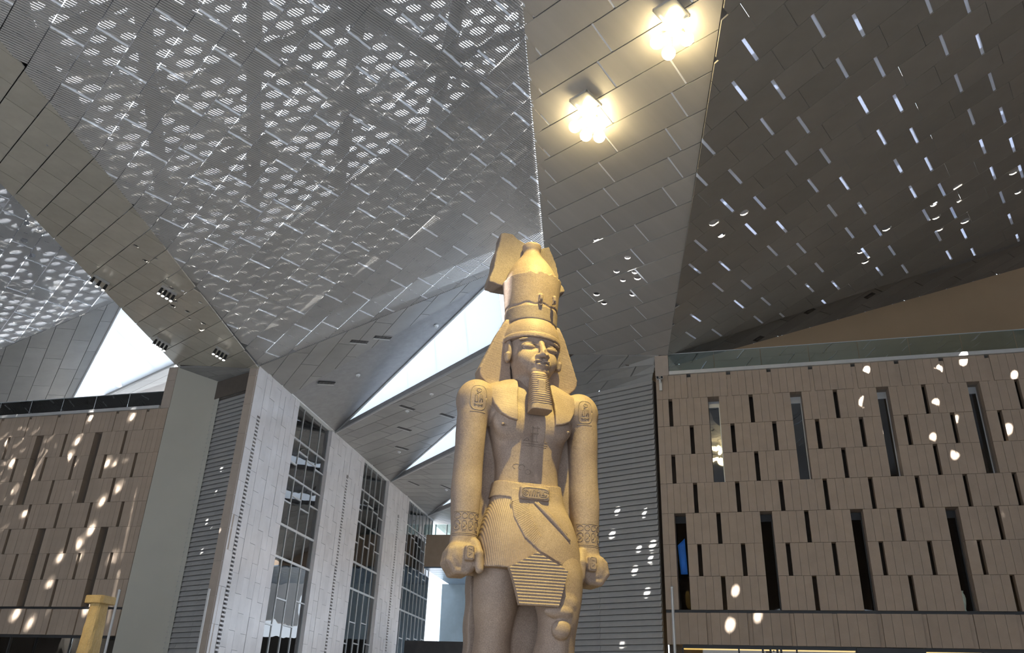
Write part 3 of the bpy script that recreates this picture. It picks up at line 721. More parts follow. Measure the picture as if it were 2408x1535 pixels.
# left terrace
sF = float(wl(P412)[0])
PDl = Plane(PD1.n, onwall(264, 712), 2.36-math.radians(8))
ta, tb_ = PDl.px(278, 733), PDl.px(172, 935)     # edge against the white face
f0, f1_ = PF.wall(-60, 0), PF.wall(sF, 0)
folded(PDl, [f0, PF.wall(-32.75, 0), far(ta, tb_, 2.6)], 'dark grey panelled ceiling above the left terrace')
tc_ = hit(411, 856, NW, WD+2.2)
n_ = np.cross(tb_-ta, tc_-ta); n_ /= np.linalg.norm(n_); nb = n_ if n_@(EYE-ta) > 0 else -n_
td_ = hit(215, 945, n_, float(n_@ta)); te_ = far(tc_, td_, 1.7); tf_ = far(ta, tb_, 1.7); ta0, tc0 = far(tb_, ta, 1.25), far(td_, tc_, 1.2)
root = structure(empty('wall_clerestory_4', ta), 'large white triangular clerestory above the left terrace')
for i in range(5):
    t0, t1 = i/5, (i+1)/5
    P = [ta0+(tf_-ta0)*t0, ta0+(tf_-ta0)*t1, tc0+(te_-tc0)*t1, tc0+(te_-tc0)*t0]; m_ = MB(); m_.prism(P, -nb*.05); m_.build('white_panel', M_clerestory, root)
m_ = MB(); m_.tube([ta0, tf_], .07, 6); m_.build('edge_trim', M_cap, root)
m_ = MB(); m_.tube([tc0, te_], .07, 6); m_.build('edge_trim', M_cap, root)
PDm = pl3(tc_, te_, hit(380, 918, NW, WD+9), 2.36)
folded(PDm, [tc_, te_, hit(120, 990, PDm.n, PDm.c), hit(384, 935, PDm.n, PDm.c)], 'dark ceiling panels beyond the left white triangle', maxn=60)
# right side of the hall, out of the frame
m_ = MB(); m_.wbox(26., 26.5, BACK, 20, 0, 24); structure(m_.build('wall_hall_right', M_board), 'brown side wall of the hall beyond the right edge')
m_ = MB(); m_.wbox(-62.5, -62., BACK, 20, 0, 30); structure(m_.build('wall_left_added', M_board), 'added unseen brown wall beyond the left edge, cutting the ambient light')  # added to shut out daylight from the open left side
m_ = MB(); m_.wbox(-62., 26., BACK+15, BACK+15.5, 11, 33); structure(m_.build('wall_back_added', M_board), 'added unseen wall high behind the viewer, dimming the hall, open to daylight below')  # added to cut the daylight entering from behind
# ------------------------------------------------------------------ the statue: sculpted as a distance field, then meshed
_ps = math.radians(16)
SX = np.array([math.cos(_ps), math.sin(_ps), 0.]); SY = np.array([-math.sin(_ps), math.cos(_ps), 0.])
SO = np.array([.30, 15.4, .75]) + SX*.1
SM = frame(SX, SY, ZUP, SO)

class Field:
    def __init__(s, lo, hi, h):
        s.lo = np.array(lo, np.float32); s.h = h; s.n = np.ceil((np.array(hi)-s.lo)/h).astype(int)+1; s.d = np.full(s.n, 9., np.float32)
    def _win(s, lo, hi):
        a = np.clip(np.floor((np.array(lo)-s.lo)/s.h).astype(int)-1, 0, s.n); b = np.clip(np.ceil((np.array(hi)-s.lo)/s.h).astype(int)+2, 0, s.n)
        sl = tuple(slice(int(p), int(q)) for p, q in zip(a, b))
        ax = [(s.lo[i]+s.h*np.arange(a[i], b[i], dtype=np.float32)) for i in range(3)]
        return sl, ax[0][:, None, None], ax[1][None, :, None], ax[2][None, None, :]
    def op(s, f, lo, hi, k, sign):
        m = k+.06; sl, x, y, z = s._win(np.array(lo)-m, np.array(hi)+m)
        if s.d[sl].size == 0: return s
        v = f(x, y, z); d = s.d[sl]
        if sign > 0: s.d[sl] = smin(d, v, k)
        else: s.d[sl] = -smin(-d, v, k)
        return s
    def add(s, f, lo, hi, k=0.): return s.op(f, lo, hi, k, 1)
    def cut(s, f, lo, hi, k=0.): return s.op(f, lo, hi, k, -1)
    def ell(s, c, r, k=0., cut=False):
        c, r = np.array(c, np.float32), np.array(r, np.float32)
        def f(x, y, z):
            p, q, w = (x-c[0]), (y-c[1]), (z-c[2])
            k0 = np.sqrt((p/r[0])**2+(q/r[1])**2+(w/r[2])**2)+1e-6; k1 = np.sqrt((p/r[0]**2)**2+(q/r[1]**2)**2+(w/r[2]**2)**2)+1e-6
            return k0*(k0-1)/k1
        return s.op(f, c-r, c+r, k, -1 if cut else 1)
    def cap(s, a, b, ra, rb, k=0., cut=False):
        a, b = np.array(a, np.float32), np.array(b, np.float32); ab = b-a; L2 = float(ab@ab)+1e-9
        def f(x, y, z):
            t = np.clip(((x-a[0])*ab[0]+(y-a[1])*ab[1]+(z-a[2])*ab[2])/L2, 0, 1)
            return np.sqrt((x-a[0]-t*ab[0])**2+(y-a[1]-t*ab[1])**2+(z-a[2]-t*ab[2])**2)-(ra+(rb-ra)*t)
        R = max(ra, rb); return s.op(f, np.minimum(a, b)-R, np.maximum(a, b)+R, k, -1 if cut else 1)
    def rbox(s, c, hsz, r, k=0., cut=False):
        c, q = np.array(c, np.float32), np.array(hsz, np.float32)-r
        def f(x, y, z):
            X, Y, Z = np.abs(x-c[0])-q[0], np.abs(y-c[1])-q[1], np.abs(z-c[2])-q[2]
            return np.sqrt(np.maximum(X, 0)**2+np.maximum(Y, 0)**2+np.maximum(Z, 0)**2)+np.minimum(np.maximum(np.maximum(X, Y), Z), 0)-r
        return s.op(f, c-np.array(hsz), c+np.array(hsz), k, -1 if cut else 1)
    def loft(s, T, k=0., off=0., extra=None):
        T = np.array(T, float); f = loftf(T, off, extra)
        lo = [(T[:, 1]-T[:, 3]).min()-off, (T[:, 2]-T[:, 4]).min()-off, T[:, 0].min()-off]; hi = [(T[:, 1]+T[:, 3]).max()+off, (T[:, 2]+T[:, 4]).max()+off, T[:, 0].max()+off]
        return s.add(f, lo, hi, k)
    def at(s, x, z, default=-.5):
        """front surface: first crossing seen from the front (-y)"""
        i = int(round((x-s.lo[0])/s.h)); k = int(round((z-s.lo[2])/s.h))
        if not (0 <= i < s.n[0] and 0 <= k < s.n[2]): return default
        fx, fz = (x-s.lo[0])/s.h, (z-s.lo[2])/s.h; i0, k0 = min(int(fx), s.n[0]-2), min(int(fz), s.n[2]-2); u, v = fx-i0, fz-k0
        c = (s.d[i0, :, k0]*(1-u)+s.d[i0+1, :, k0]*u)*(1-v)+(s.d[i0, :, k0+1]*(1-u)+s.d[i0+1, :, k0+1]*u)*v
        w = np.nonzero(c < 0)[0]
        if len(w) == 0: return default
        j = w[0]
        if j == 0: return float(s.lo[1])
        t = c[j-1]/(c[j-1]-c[j]); return float(s.lo[1]+s.h*(j-1+t))
    def build(s, name, mat_, parent):
        d = s.d; S = d < 0; n = np.array(d.shape)
        corner = [(i, j, k) for i in (0, 1) for j in (0, 1) for k in (0, 1)]
        sub = lambda A, o: A[o[0]:n[0]-1+o[0], o[1]:n[1]-1+o[1], o[2]:n[2]-1+o[2]]
        cnt = np.zeros(n-1, np.int8)
        for o in corner: cnt += sub(S, o)
        act = (cnt > 0) & (cnt < 8); idx = np.full(n-1, -1, np.int32); cells = np.argwhere(act); idx[act] = np.arange(len(cells))
        acc = np.zeros((len(cells), 3), np.float32); num = np.zeros(len(cells), np.float32)
        vals = {o: sub(d, o)[act] for o in corner}
        for a in corner:
            for ax in range(3):
                if a[ax]: continue
                b = tuple(1 if q == ax else a[q] for q in range(3)); va, vb = vals[a], vals[b]; m = (va < 0) != (vb < 0)
                t = np.where(m, va/np.where(m, va-vb, 1), 0); p = np.zeros((len(cells), 3), np.float32)
                for q in range(3): p[:, q] = a[q]
                p[:, ax] += t; acc += p*m[:, None]; num += m
        V = s.lo+s.h*(cells+acc/num[:, None])
        quads = []
        for ax in range(3):
            u, w = (ax+1) % 3, (ax+2) % 3
            A = [slice(1, n[q]-1) for q in range(3)]; B = [slice(1, n[q]-1) for q in range(3)]; A[ax] = slice(0, n[ax]-1); B[ax] = slice(1, n[ax])
            a, b = S[tuple(A)], S[tuple(B)]; e = np.argwhere(a != b); st = np.array([1, 1, 1]); st[ax] = 0; e = e+st
            fl = S[tuple(e.T)]
            def cell(du, dw):
                c = e.copy(); c[:, u] -= du; c[:, w] -= dw; return idx[tuple(c.T)]
            q = np.stack([cell(1, 1), cell(0, 1), cell(0, 0), cell(1, 0)], 1); q[~fl] = q[~fl][:, ::-1]; quads.append(q)
        Q = np.concatenate(quads); Q = Q[(Q >= 0).all(1)]
        me = bpy.data.meshes.new(name); me.vertices.add(len(V)); me.vertices.foreach_set('co', V.astype(np.float32).ravel())
        me.loops.add(len(Q)*4); me.loops.foreach_set('vertex_index', Q.ravel().astype(np.int32)); me.polygons.add(len(Q))
        me.polygons.foreach_set('loop_start', np.arange(0, len(Q)*4, 4, dtype=np.int32)); me.polygons.foreach_set('loop_total', np.full(len(Q), 4, np.int32))
        me.polygons.foreach_set('use_smooth', np.ones(len(Q), bool)); me.update(calc_edges=True); me.validate(); me.materials.append(mat_)
        o = bpy.data.objects.new(name, me); COL.objects.link(o); o.parent = parent
        return o
def smin(a, b, k):
    if k <= 0: return np.minimum(a, b)
    h = np.clip(.5+.5*(b-a)/k, 0, 1); return b+(a-b)*h-k*h*(1-h)
def loftf(T, off=0., extra=None):
    T = np.array(T, float); T = T[np.argsort(T[:, 0])]; zz = np.linspace(T[0, 0], T[-1, 0], 240)
    def cr(col):     # monotone-ish smooth interpolation
        y = T[:, col]; x = T[:, 0]; m = np.gradient(y, x); out = np.empty_like(zz)
        for i in range(len(x)-1):
            w = (zz >= x[i]) & (zz <= x[i+1]); h = x[i+1]-x[i]; t = (zz[w]-x[i])/h
            out[w] = (2*t**3-3*t**2+1)*y[i]+(t**3-2*t**2+t)*h*m[i]+(-2*t**3+3*t**2)*y[i+1]+(t**3-t**2)*h*m[i+1]
        return out
    C = [cr(c) for c in range(1, 5)]; P = np.interp(zz, T[:, 0], T[:, 5]) if T.shape[1] > 5 else np.full(len(zz), 2.)
    def f(x, y, z):
        zf = z.ravel(); cx, cy, rx, ry, p = [np.interp(zf, zz, c).astype(np.float32)[None, None, :] for c in C+[P]]
        rx = np.maximum(rx, .01); ry = np.maximum(ry, .01)
        X, Y = np.abs((x-cx)/rx), np.abs((y-cy)/ry)
        g = ((X**p+Y**p)**(1/p)-1)*np.minimum(rx, ry)-off
        if extra is not None: g = g+extra(x, y, z)
        return np.maximum(np.maximum(g, z-T[-1, 0]-off), T[0, 0]-off-z)
    return f
def polyf(P):
    """signed distance to a 2D polygon in (x, z)"""
    P = np.array(P, np.float32)
    def f(x, z):
        X, Z = np.broadcast_arrays(x, z); d = np.full(X.shape, 1e6, np.float32); ins = np.zeros(X.shape, bool)
        for i in range(len(P)):
            a, b = P[i-1], P[i]; e = b-a; t = np.clip(((X-a[0])*e[0]+(Z-a[1])*e[1])/(e@e+1e-9), 0, 1)
            d = np.minimum(d, (X-a[0]-t*e[0])**2+(Z-a[1]-t*e[1])**2)
            c = (a[1] > Z) != (b[1] > Z); ins ^= c & (X < (b[0]-a[0])*(Z-a[1])/(b[1]-a[1]+1e-12)+a[0])
        return np.where(ins, -1, 1)*np.sqrt(d)
    return f

def stone(name, c1, c2, speck, pleat=None):
    m = bpy.data.materials.new(name); m.use_nodes = True; nt = m.node_tree; N = nt.nodes; L = nt.links; b = N['Principled BSDF']
    tc = N.new('ShaderNodeTexCoord'); co = tc.outputs['Object']
    n1 = N.new('ShaderNodeTexNoise'); n1.inputs['Scale'].default_value = 1.3; n1.inputs['Detail'].default_value = 8; n1.inputs['Roughness'].default_value = .62; L.new(co, n1.inputs['Vector'])
    r1 = N.new('ShaderNodeValToRGB'); r1.color_ramp.elements[0].color = (*c1, 1); r1.color_ramp.elements[1].color = (*c2, 1); r1.color_ramp.elements[0].position = .36; r1.color_ramp.elements[1].position = .66; L.new(n1.outputs['Fac'], r1.inputs[0])
    n2 = N.new('ShaderNodeTexNoise'); n2.inputs['Scale'].default_value = 55; n2.inputs['Detail'].default_value = 3; L.new(co, n2.inputs['Vector'])
    r2 = N.new('ShaderNodeMapRange'); r2.inputs['From Min'].default_value = .35; r2.inputs['From Max'].default_value = .68; r2.inputs['To Min'].default_value = 1-speck; r2.inputs['To Max'].default_value = 1+speck; L.new(n2.outputs['Fac'], r2.inputs['Value'])
    mx = N.new('ShaderNodeMix'); mx.data_type = 'RGBA'; mx.blend_type = 'MULTIPLY'; mx.inputs['Factor'].default_value = 1; L.new(r1.outputs[0], mx.inputs['A']); L.new(r2.outputs[0], mx.inputs['B'])
    L.new(mx.outputs['Result'], b.inputs['Base Color']); b.inputs['Roughness'].default_value = .58; b.inputs['Specular IOR Level'].default_value = .35
    n3 = N.new('ShaderNodeTexNoise'); n3.inputs['Scale'].default_value = 14; n3.inputs['Detail'].default_value = 5; L.new(co, n3.inputs['Vector'])
    b1 = N.new('ShaderNodeBump'); b1.inputs['Strength'].default_value = .22; b1.inputs['Distance'].default_value = .03; L.new(n3.outputs['Fac'], b1.inputs['Height'])
    last = b1.outputs[0]
    if pleat:
        wv = N.new('ShaderNodeTexWave'); wv.wave_type = 'BANDS'; wv.bands_direction = 'X'; wv.inputs['Scale'].default_value = .314/pleat[0]; wv.inputs['Distortion'].default_value = .15
        mp = N.new('ShaderNodeMapping'); mp.inputs['Rotation'].default_value = (0, pleat[1], 0); L.new(co, mp.inputs[0]); L.new(mp.outputs[0], wv.inputs['Vector'])
        b2 = N.new('ShaderNodeBump'); b2.inputs['Strength'].default_value = pleat[2]; b2.inputs['Distance'].default_value = .02; L.new(wv.outputs['Fac'], b2.inputs['Height']); L.new(last, b2.inputs['Normal']); last = b2.outputs[0]
    L.new(last, b.inputs['Normal']); return m
M_stone = stone('red_granite', (.26, .195, .16), (.35, .27, .22), .18)
M_stone_d = stone('dark_granite', (.22, .17, .145), (.31, .245, .205), .18)
M_kilt = stone('pleated_granite', (.27, .20, .16), (.36, .275, .22), .12, (.031, .12, .3))
M_nemes = stone('striped_headcloth_granite', (.26, .195, .16), (.35, .27, .22), .14, (.05, 1.35, .05))
M_groove_shade = stone('groove_shade_granite', (.20, .15, .12), (.27, .21, .17), .15)  # darker stone standing in for the shade inside the cuts

statue = thing('colossal_statue', SO, 'colossal granite statue of a standing crowned king in a pleated kilt', 'statue')
statue.rotation_euler = (0, 0, _ps)

TORSO = [(4.2, 0, .02, .74, .52, 2.4), (4.6, 0, .02, .67, .45, 2.4), (4.95, 0, .02, .62, .41, 2.4), (5.25, 0, .02, .63, .41, 2.3), (5.55, 0, .02, .69, .43, 2.3), (5.9, 0, .02, .78, .46, 2.3), (6.2, 0, .02, .88, .46, 2.4), (6.5, 0, .02, .98, .43, 2.3), (6.72, 0, .03, .92, .38, 2.2), (6.88, 0, .04, .66, .34, 2.), (7.0, 0, .05, .42, .32, 2.)]
KILT = [(3.12, .04, -.12, .985, .66, 2.5), (3.45, .03, -.1, .965, .655, 2.5), (3.8, .02, -.07, .93, .63, 2.5), (4.2, .01, -.03, .83, .57, 2.5), (4.5, 0, 0, .715, .50, 2.4), (4.75, 0, .01, .67, .46, 2.4), (4.95, 0, .02, .64, .43, 2.4)]
def body():
    F = Field((-1.75, -1.15, .0), (1.75, .62, 7.1), .021)
    F.loft(TORSO)
    for s in (-1, 1):
        F.ell((s*.37, -.30, 6.02), (.42, .2, .33), .12)
        F.ell((s*1.08, .02, 6.48), (.40, .42, .44), .16)
        F.loft([(3.62, s*1.20, -.08, .25, .25, 2.2), (3.9, s*1.19, -.06, .24, .25, 2.2), (4.3, s*1.19, -.04, .262, .28, 2.2), (4.7, s*1.185, -.02, .285, .30, 2.2), (5.05, s*1.175, 0, .275, .31, 2.2), (5.45, s*1.165, 0, .275, .32, 2.2), (5.9, s*1.155, 0, .29, .35, 2.2), (6.3, s*1.12, .0, .30, .37, 2.2), (6.62, s*1.06, .02, .28, .36, 2.2)], .06)
        F.rbox((s*.84, .26, 4.75), (.26, .16, 1.55), .05, .03)   # stone left between arm and trunk
        # fist
        F.rbox((s*1.245, -.10, 3.40), (.265, .30, .255), .14, .06)
        F.ell((s*1.36, -.12, 3.40), (.17, .30, .25), .05)
        for q in range(4):     # four curled fingers, each with its knuckle bend
            y = -.315+q*.145; L = (1, 1.05, 1.0, .9)[q]
            pts = [(s*1.45, y, 3.50), (s*(1.43+.05*L), y-.005, 3.33), (s*1.36, y, 3.185-.015*L), (s*1.17, y, 3.175), (s*1.10, y, 3.28)]
            for a, b in zip(pts[:-1], pts[1:]): F.cap(a, b, .078, .074, .012)
        F.cap((s*1.02, -.26, 3.66), (s*.985, -.40, 3.47), .10, .095, .05); F.cap((s*.985, -.40, 3.47), (s*.955, -.42, 3.20), .092, .075, .02)   # thumb on the inner side of the palm
        F.ell((s*.66, -.50, 5.90), (.03, .05, .03), .02)           # nipple
        F.rbox((s*1.16, -.42, 3.46), (.085, .10, .135), .035, .01)   # end of the staff held in the fist
    F.cut(lambda x, y, z: np.sqrt((x-.02)**2+(y+.45)**2+((z-4.99)*.55)**2)-.06, (-.1, -.55, 4.8), (.15, -.35, 5.15), .05)      # navel
    F.cap((0, -.47, 5.15), (0, -.44, 5.75), .018, .03, .08, True)      # midline
    F.cap((-.42, -.55, 5.70), (-.03, -.50, 5.73), .03, .02, .09, True); F.cap((.42, -.55, 5.70), (.03, -.50, 5.73), .03, .02, .09, True)    # under the breast
    # legs: left one steps forward
    F.loft([(0.1, .47, -.42, .27, .34), (.5, .47, -.40, .25, .30), (1.2, .46, -.33, .36, .44), (1.8, .46, -.34, .37, .43), (2.1, .49, -.39, .335, .40), (2.45, .52, -.43, .35, .42), (2.8, .53, -.36, .43, .47), (3.25, .52, -.28, .48, .50), (3.6, .50, -.2, .46, .46)], .05)
    F.loft([(0.1, -.50, .22, .27, .34), (.5, -.50, .22, .25, .3), (1.2, -.50, .26, .34, .42), (1.8, -.50, .24, .34, .42), (2.2, -.50, .16, .32, .40), (2.7, -.49, .1, .40, .46), (3.6, -.47, .0, .46, .48)], .05)
    F.ell((.38, -.82, 2.54), (.26, .10, .11), .05); F.ell((.43, -.83, 2.25), (.17, .10, .16), .045)      # knee cap
    F.ell((.52, -.76, 2.70), (.20, .10, .14), .07)
    F.cap((.47, -.70, 2.1), (.46, -.76, .6), .07, .06, .1)      # shin
    F.ell((.47, -.72, .16), (.30, .62, .2), .08); F.ell((-.5, .0, .16), (.30, .5, .2), .08)
    F.rbox((-.05, .35, 1.6), (.62, .3, 1.6), .04, .05)      # stone left between the legs
    return F
Fb = body(); Fb.build('body', M_stone, statue)
def head():
    F = Field((-.78, -1.0, 6.35), (.78, .5, 8.5), .0125)
    F.ell((0, -.08, 7.68), (.485, .50, .68)); F.ell((0, -.21, 7.27), (.40, .385, .30), .12)
    F.loft([(6.38, 0, .0, .40, .36), (6.8, 0, -.02, .355, .33), (7.2, 0, -.03, .36, .34)], .08)
    for s in (-1, 1):
        F.ell((s*.24, -.39, 7.38), (.18, .14, .19), .10)
        F.ell((s*.215, -.605, 7.605), (.185, .125, .105), .05, True)      # eye socket
        F.ell((s*.215, -.462, 7.60), (.150, .085, .078), .006)          # eyeball
        arc = lambda z0, up, w, n=9: [(s*.215+w*math.cos(math.pi*i/(n-1)), 0, z0+up*math.sin(math.pi*i/(n-1))) for i in range(n)]
        def yy(x): return -.548+.66*(max(0, abs(x)-.06))**2
        A = [(p[0], yy(p[0])+.012, p[2]) for p in arc(7.592, .082, .172)]
        for a, b in zip(A[:-1], A[1:]): F.cap(a, b, .018, .018, .010)          # upper lid
        A = [(p[0], yy(p[0])+.03, p[2]) for p in arc(7.592, -.062, .165)]
        for a, b in zip(A[:-1], A[1:]): F.cap(a, b, .013, .013, .010)
        A = [(s*(.05+.38*t), yy(.05+.38*t)+.004, 7.725+.04*math.sin(math.pi*(.25+.75*t))) for t in np.linspace(0, 1, 7)]
        for a, b in zip(A[:-1], A[1:]): F.cap(a, b, .028, .022, .03)           # brow
        F.ell((s*.082, -.63, 7.365), (.068, .075, .048), .03)                     # nostril wing
        F.ell((s*.045, -.68, 7.330), (.026, .035, .022), .01, True)
        # ear
        F.ell((s*.53, -.10, 7.58), (.075, .15, .25), .03); F.ell((s*.61, -.13, 7.63), (.055, .085, .14), .02, True); F.cap((s*.58, -.20, 7.47), (s*.57, -.17, 7.37), .05, .055, .02)
    F.cap((0, -.545, 7.70), (0, -.70, 7.40), .050, .078, .045); F.ell((0, -.69, 7.385), (.078, .07, .055), .04)
    F.ell((0.035, -.765, 7.43), (.055, .035, .065), .02, True)      # chipped nose
    F.ell((0, -.56, 7.225), (.20, .095, .12), .06)
    for s in (-1, 1): F.ell((s*.065, -.640, 7.262), (.095, .040, .032), .015)
    F.ell((0, -.635, 7.178), (.13, .045, .040), .012); F.cap((-.165, -.59, 7.222), (0, -.685, 7.226), .012, .016, .01, True); F.cap((.165, -.59, 7.222), (0, -.685, 7.226), .012, .016, .01, True)
    F.cap((0, -.655, 7.33), (0, -.66, 7.29), .018, .022, .02, True)
    F.ell((0, -.49, 7.07), (.20, .15, .11), .08)
    return F
_h = head().build('head', M_stone, statue); _h.rotation_euler = (0, 0, math.radians(6))
def headcloth():
    F = Field((-1.25, -1.0, 5.9), (1.25, .62, 8.6), .018)
    tors = loftf(np.array(TORSO), .0)
    # cap over the brow
    def capf(x, y, z):
        r = np.sqrt((x/.60)**2+((y+.02)/.60)**2+((z-7.88)/.66)**2); g = (r-1)*.6
        band = 7.80+.06*np.clip((y+.5)/.5, -1, 1.2)
        return np.maximum(np.maximum(g, band-z), z-8.42)
    F.add(capf, (-.62, -.64, 7.7), (.62, .62, 8.45), 0)
    F.add(lambda x, y, z: np.maximum((np.sqrt((x/.615)**2+((y+.02)/.615)**2)-1)*.6, np.maximum(z-7.885, 7.79-z)), (-.64, -.66, 7.76), (.64, .64, 7.9), .01)
    # side wings
    for s in (-1, 1):
        pf = polyf([(s*.30, 8.36), (s*.585, 8.30), (s*.72, 8.05), (s*1.055, 7.22), (s*1.03, 7.06), (s*.86, 6.90), (s*.55, 6.72), (s*.33, 6.75), (s*.40, 7.2), (s*.46, 7.8)])
        F.add(lambda x, y, z, pf=pf: np.maximum(pf(x, z), np.abs(y-.13-.16*np.clip((7.7-z), -.5, .7))-.20), (-1.1 if s < 0 else .2, -.35, 6.65), (-.2 if s < 0 else 1.1, .5, 8.4), .03)
        # lappet lying on the chest
        lp = polyf([(s*.34, 6.95), (s*.80, 6.98), (s*.96, 6.86), (s*.90, 6.60), (s*.82, 6.33), (s*.70, 6.12), (s*.55, 6.03), (s*.385, 5.99), (s*.375, 6.45), (s*.345, 6.7)])
        F.add(lambda x, y, z, lp=lp: np.maximum(np.maximum(lp(x, z), y-.1), np.minimum(smin(tors(x, y, z), (np.sqrt(((x-s*.37)/.42)**2+((y+.30)/.2)**2+((z-6.02)/.33)**2)-1)*.2, .12), 9)-.075), (-1.0 if s < 0 else .3, -.85, 5.95), (-.3 if s < 0 else 1.0, .12, 7.0), .015)
    F.rbox((0, .34, 7.3), (.42, .2, .8), .1, .1)
    return F
Fn = headcloth(); Fn.build('headcloth', M_nemes, statue)
def beard():
    F = Field((-.32, -1.08, 6.08), (.32, -.3, 7.16), .0105)
    rib = lambda x, y, z: np.where((z > 6.27) & (z < 6.98), .011*np.cos((z-6.27)*2*math.pi/.0475), 0)
    F.loft([(6.16, 0, -.72, .215, .19, 5.), (6.27, 0, -.72, .205, .185, 5.), (6.6, 0, -.665, .185, .16, 5.), (6.9, 0, -.61, .165, .13, 4.), (7.02, 0, -.58, .14, .10, 3.)], 0, 0, rib)
    F.rbox((0, -.55, 6.5), (.08, .3, .3), .03, .02)
    return F
beard().build('beard', M_stone, statue)
def crown():
    F = Field((-.78, -.78, 8.2), (.78, .78, 10.45), .018)
    nz = lambda x, y: .018*np.sin(x*23+1)+.014*np.sin(x*41+y*17)
    low = loftf([(8.25, 0, .02, .545, .545), (8.6, 0, .02, .56, .56), (9.0, 0, .02, .595, .595), (9.36, 0, .03, .64, .64)])
    F.add(lambda x, y, z: np.maximum(low(x, y, z), z-(9.31+nz(x, y)+.05*x)), (-.68, -.68, 8.2), (.68, .7, 9.42), 0)
    F.loft([(9.2, 0, .06, .575, .575), (9.36, 0, .06, .565, .565), (9.62, 0, .06, .475, .475), (9.86, 0, .07, .335, .335), (10.02, 0, .08, .225, .225), (10.12, 0, .08, .185, .185), (10.22, 0, .08, .205, .205), (10.32, 0, .08, .185, .185), (10.38, 0, .08, .06, .06)], .0)
    for cx in (.02, .31):      # stumps of the broken cobra
        F.cap((cx, -.57, 8.58), (cx, -.60, 8.74), .05, .035, .02); F.ell((cx, -.58, 8.76), (.045, .05, .04), .02); F.ell((cx, -.60, 8.60), (.02, .06, .06), .01, True)
    F.cut(lambda x, y, z: np.maximum(np.abs(z-8.585-.02*np.sin(x*19))-.02, (.545-np.sqrt(x*x+(y-.02)**2))), (-.62, -.62, 8.5), (.62, .1, 8.66), .015)
    return F
crown().build('double_crown', M_stone, statue)
Fx = Field((-.7, -.7, 8.2), (.7, .7, 8.7), .018); Fx.loft([(8.24, 0, .02, .55, .55), (8.40, 0, .02, .558, .558), (8.555, 0, .02, .566, .566)]); Fx.build('crown_band', M_stone_d, statue)
def slab_part(name, poly, y0, y1, mat_, h=.03, rough=.02):
    P = np.array(poly); F = Field((P[:, 0].min()-.1, y0-.1, P[:, 1].min()-.1), (P[:, 0].max()+.1, y1+.1, P[:, 1].max()+.1), h); pf = polyf(poly)
    F.add(lambda x, y, z: np.maximum(pf(x, z)+rough*np.sin(z*9+x*5)*.6+rough*np.sin(x*17+y*11)*.4, np.abs(y-(y0+y1)/2)-(y1-y0)/2)-.015, (P[:, 0].min(), y0, P[:, 1].min()), (P[:, 0].max(), y1, P[:, 1].max()))
    F.build(name, mat_, statue)
slab_part('crown_support', [(-.67, 10.57), (-.42, 10.60), (-.33, 10.50), (-.15, 10.42), (.05, 10.40), (.20, 10.28), (.30, 10.42), (.44, 10.46), (.60, 10.05), (.70, 9.62), (.80, 9.50), (.82, 9.40), (.70, 9.34), (-.70, 9.30), (-.88, 9.34)], .22, .62, M_stone_d)
slab_part('back_pillar', [(-.86, 0), (.80, 0), (.80, 6.6), (.42, 8.6), (-.42, 8.6), (-.86, 6.6)], .50, .92, M_stone_d)
def kilt():
    F = Field((-1.12, -.98, 2.95), (1.15, .75, 5.05), .018)
    k = loftf(np.array(KILT))
    def hem(x, y, z): return np.maximum(k(x, y, z), (3.22-.06*np.clip(x, -1, 1)-.03*np.clip(-y, -1, 1))-z)
    F.add(hem, (-1.05, -.85, 3.05), (1.1, .65, 4.75))
    return F
def kilt_wrap():
    F = Field((-.6, -.98, 2.95), (1.15, .1, 4.9), .018); k = loftf(np.array(KILT))
    wp_ = polyf([(-.44, 4.72), (-.41, 4.16), (-.23, 3.78), (.04, 3.55), (.56, 3.30), (1.05, 3.16), (1.15, 3.16), (1.15, 4.72)])
    F.add(lambda x, y, z: np.maximum(np.maximum(np.abs(k(x, y, z)+.01)-.032, wp_(x, z)), np.maximum(y, z-4.72)), (-.5, -.95, 3.1), (1.12, .05, 4.75))
    return F
kilt().build('kilt', M_kilt, statue); Fk = kilt_wrap(); Fk.build('kilt_wrap', M_stone, statue)
def belt():
    F = Field((-.86, -.66, 4.2), (.86, .66, 5.1), .014); k = loftf(np.array(KILT), .02); t = loftf(np.array(TORSO), .02)
    dip = lambda x, y: .13*np.clip(-(y)/.45, 0, 1)*np.clip(1-np.abs(x)/.8, 0, 1)
    def f(x, y, z): return np.maximum(np.minimum(k(x, y, z), t(x, y, z)), np.maximum(z-(4.90-dip(x, y)), (4.59-dip(x, y))-z))
    F.add(f, (-.8, -.6, 4.35), (.8, .6, 4.95))
    F.rbox((.0, -.52, 4.625), (.29, .05, .125), .04, .01)
    return F
Fl = belt(); bo = Fl.build('belt', M_stone, statue)
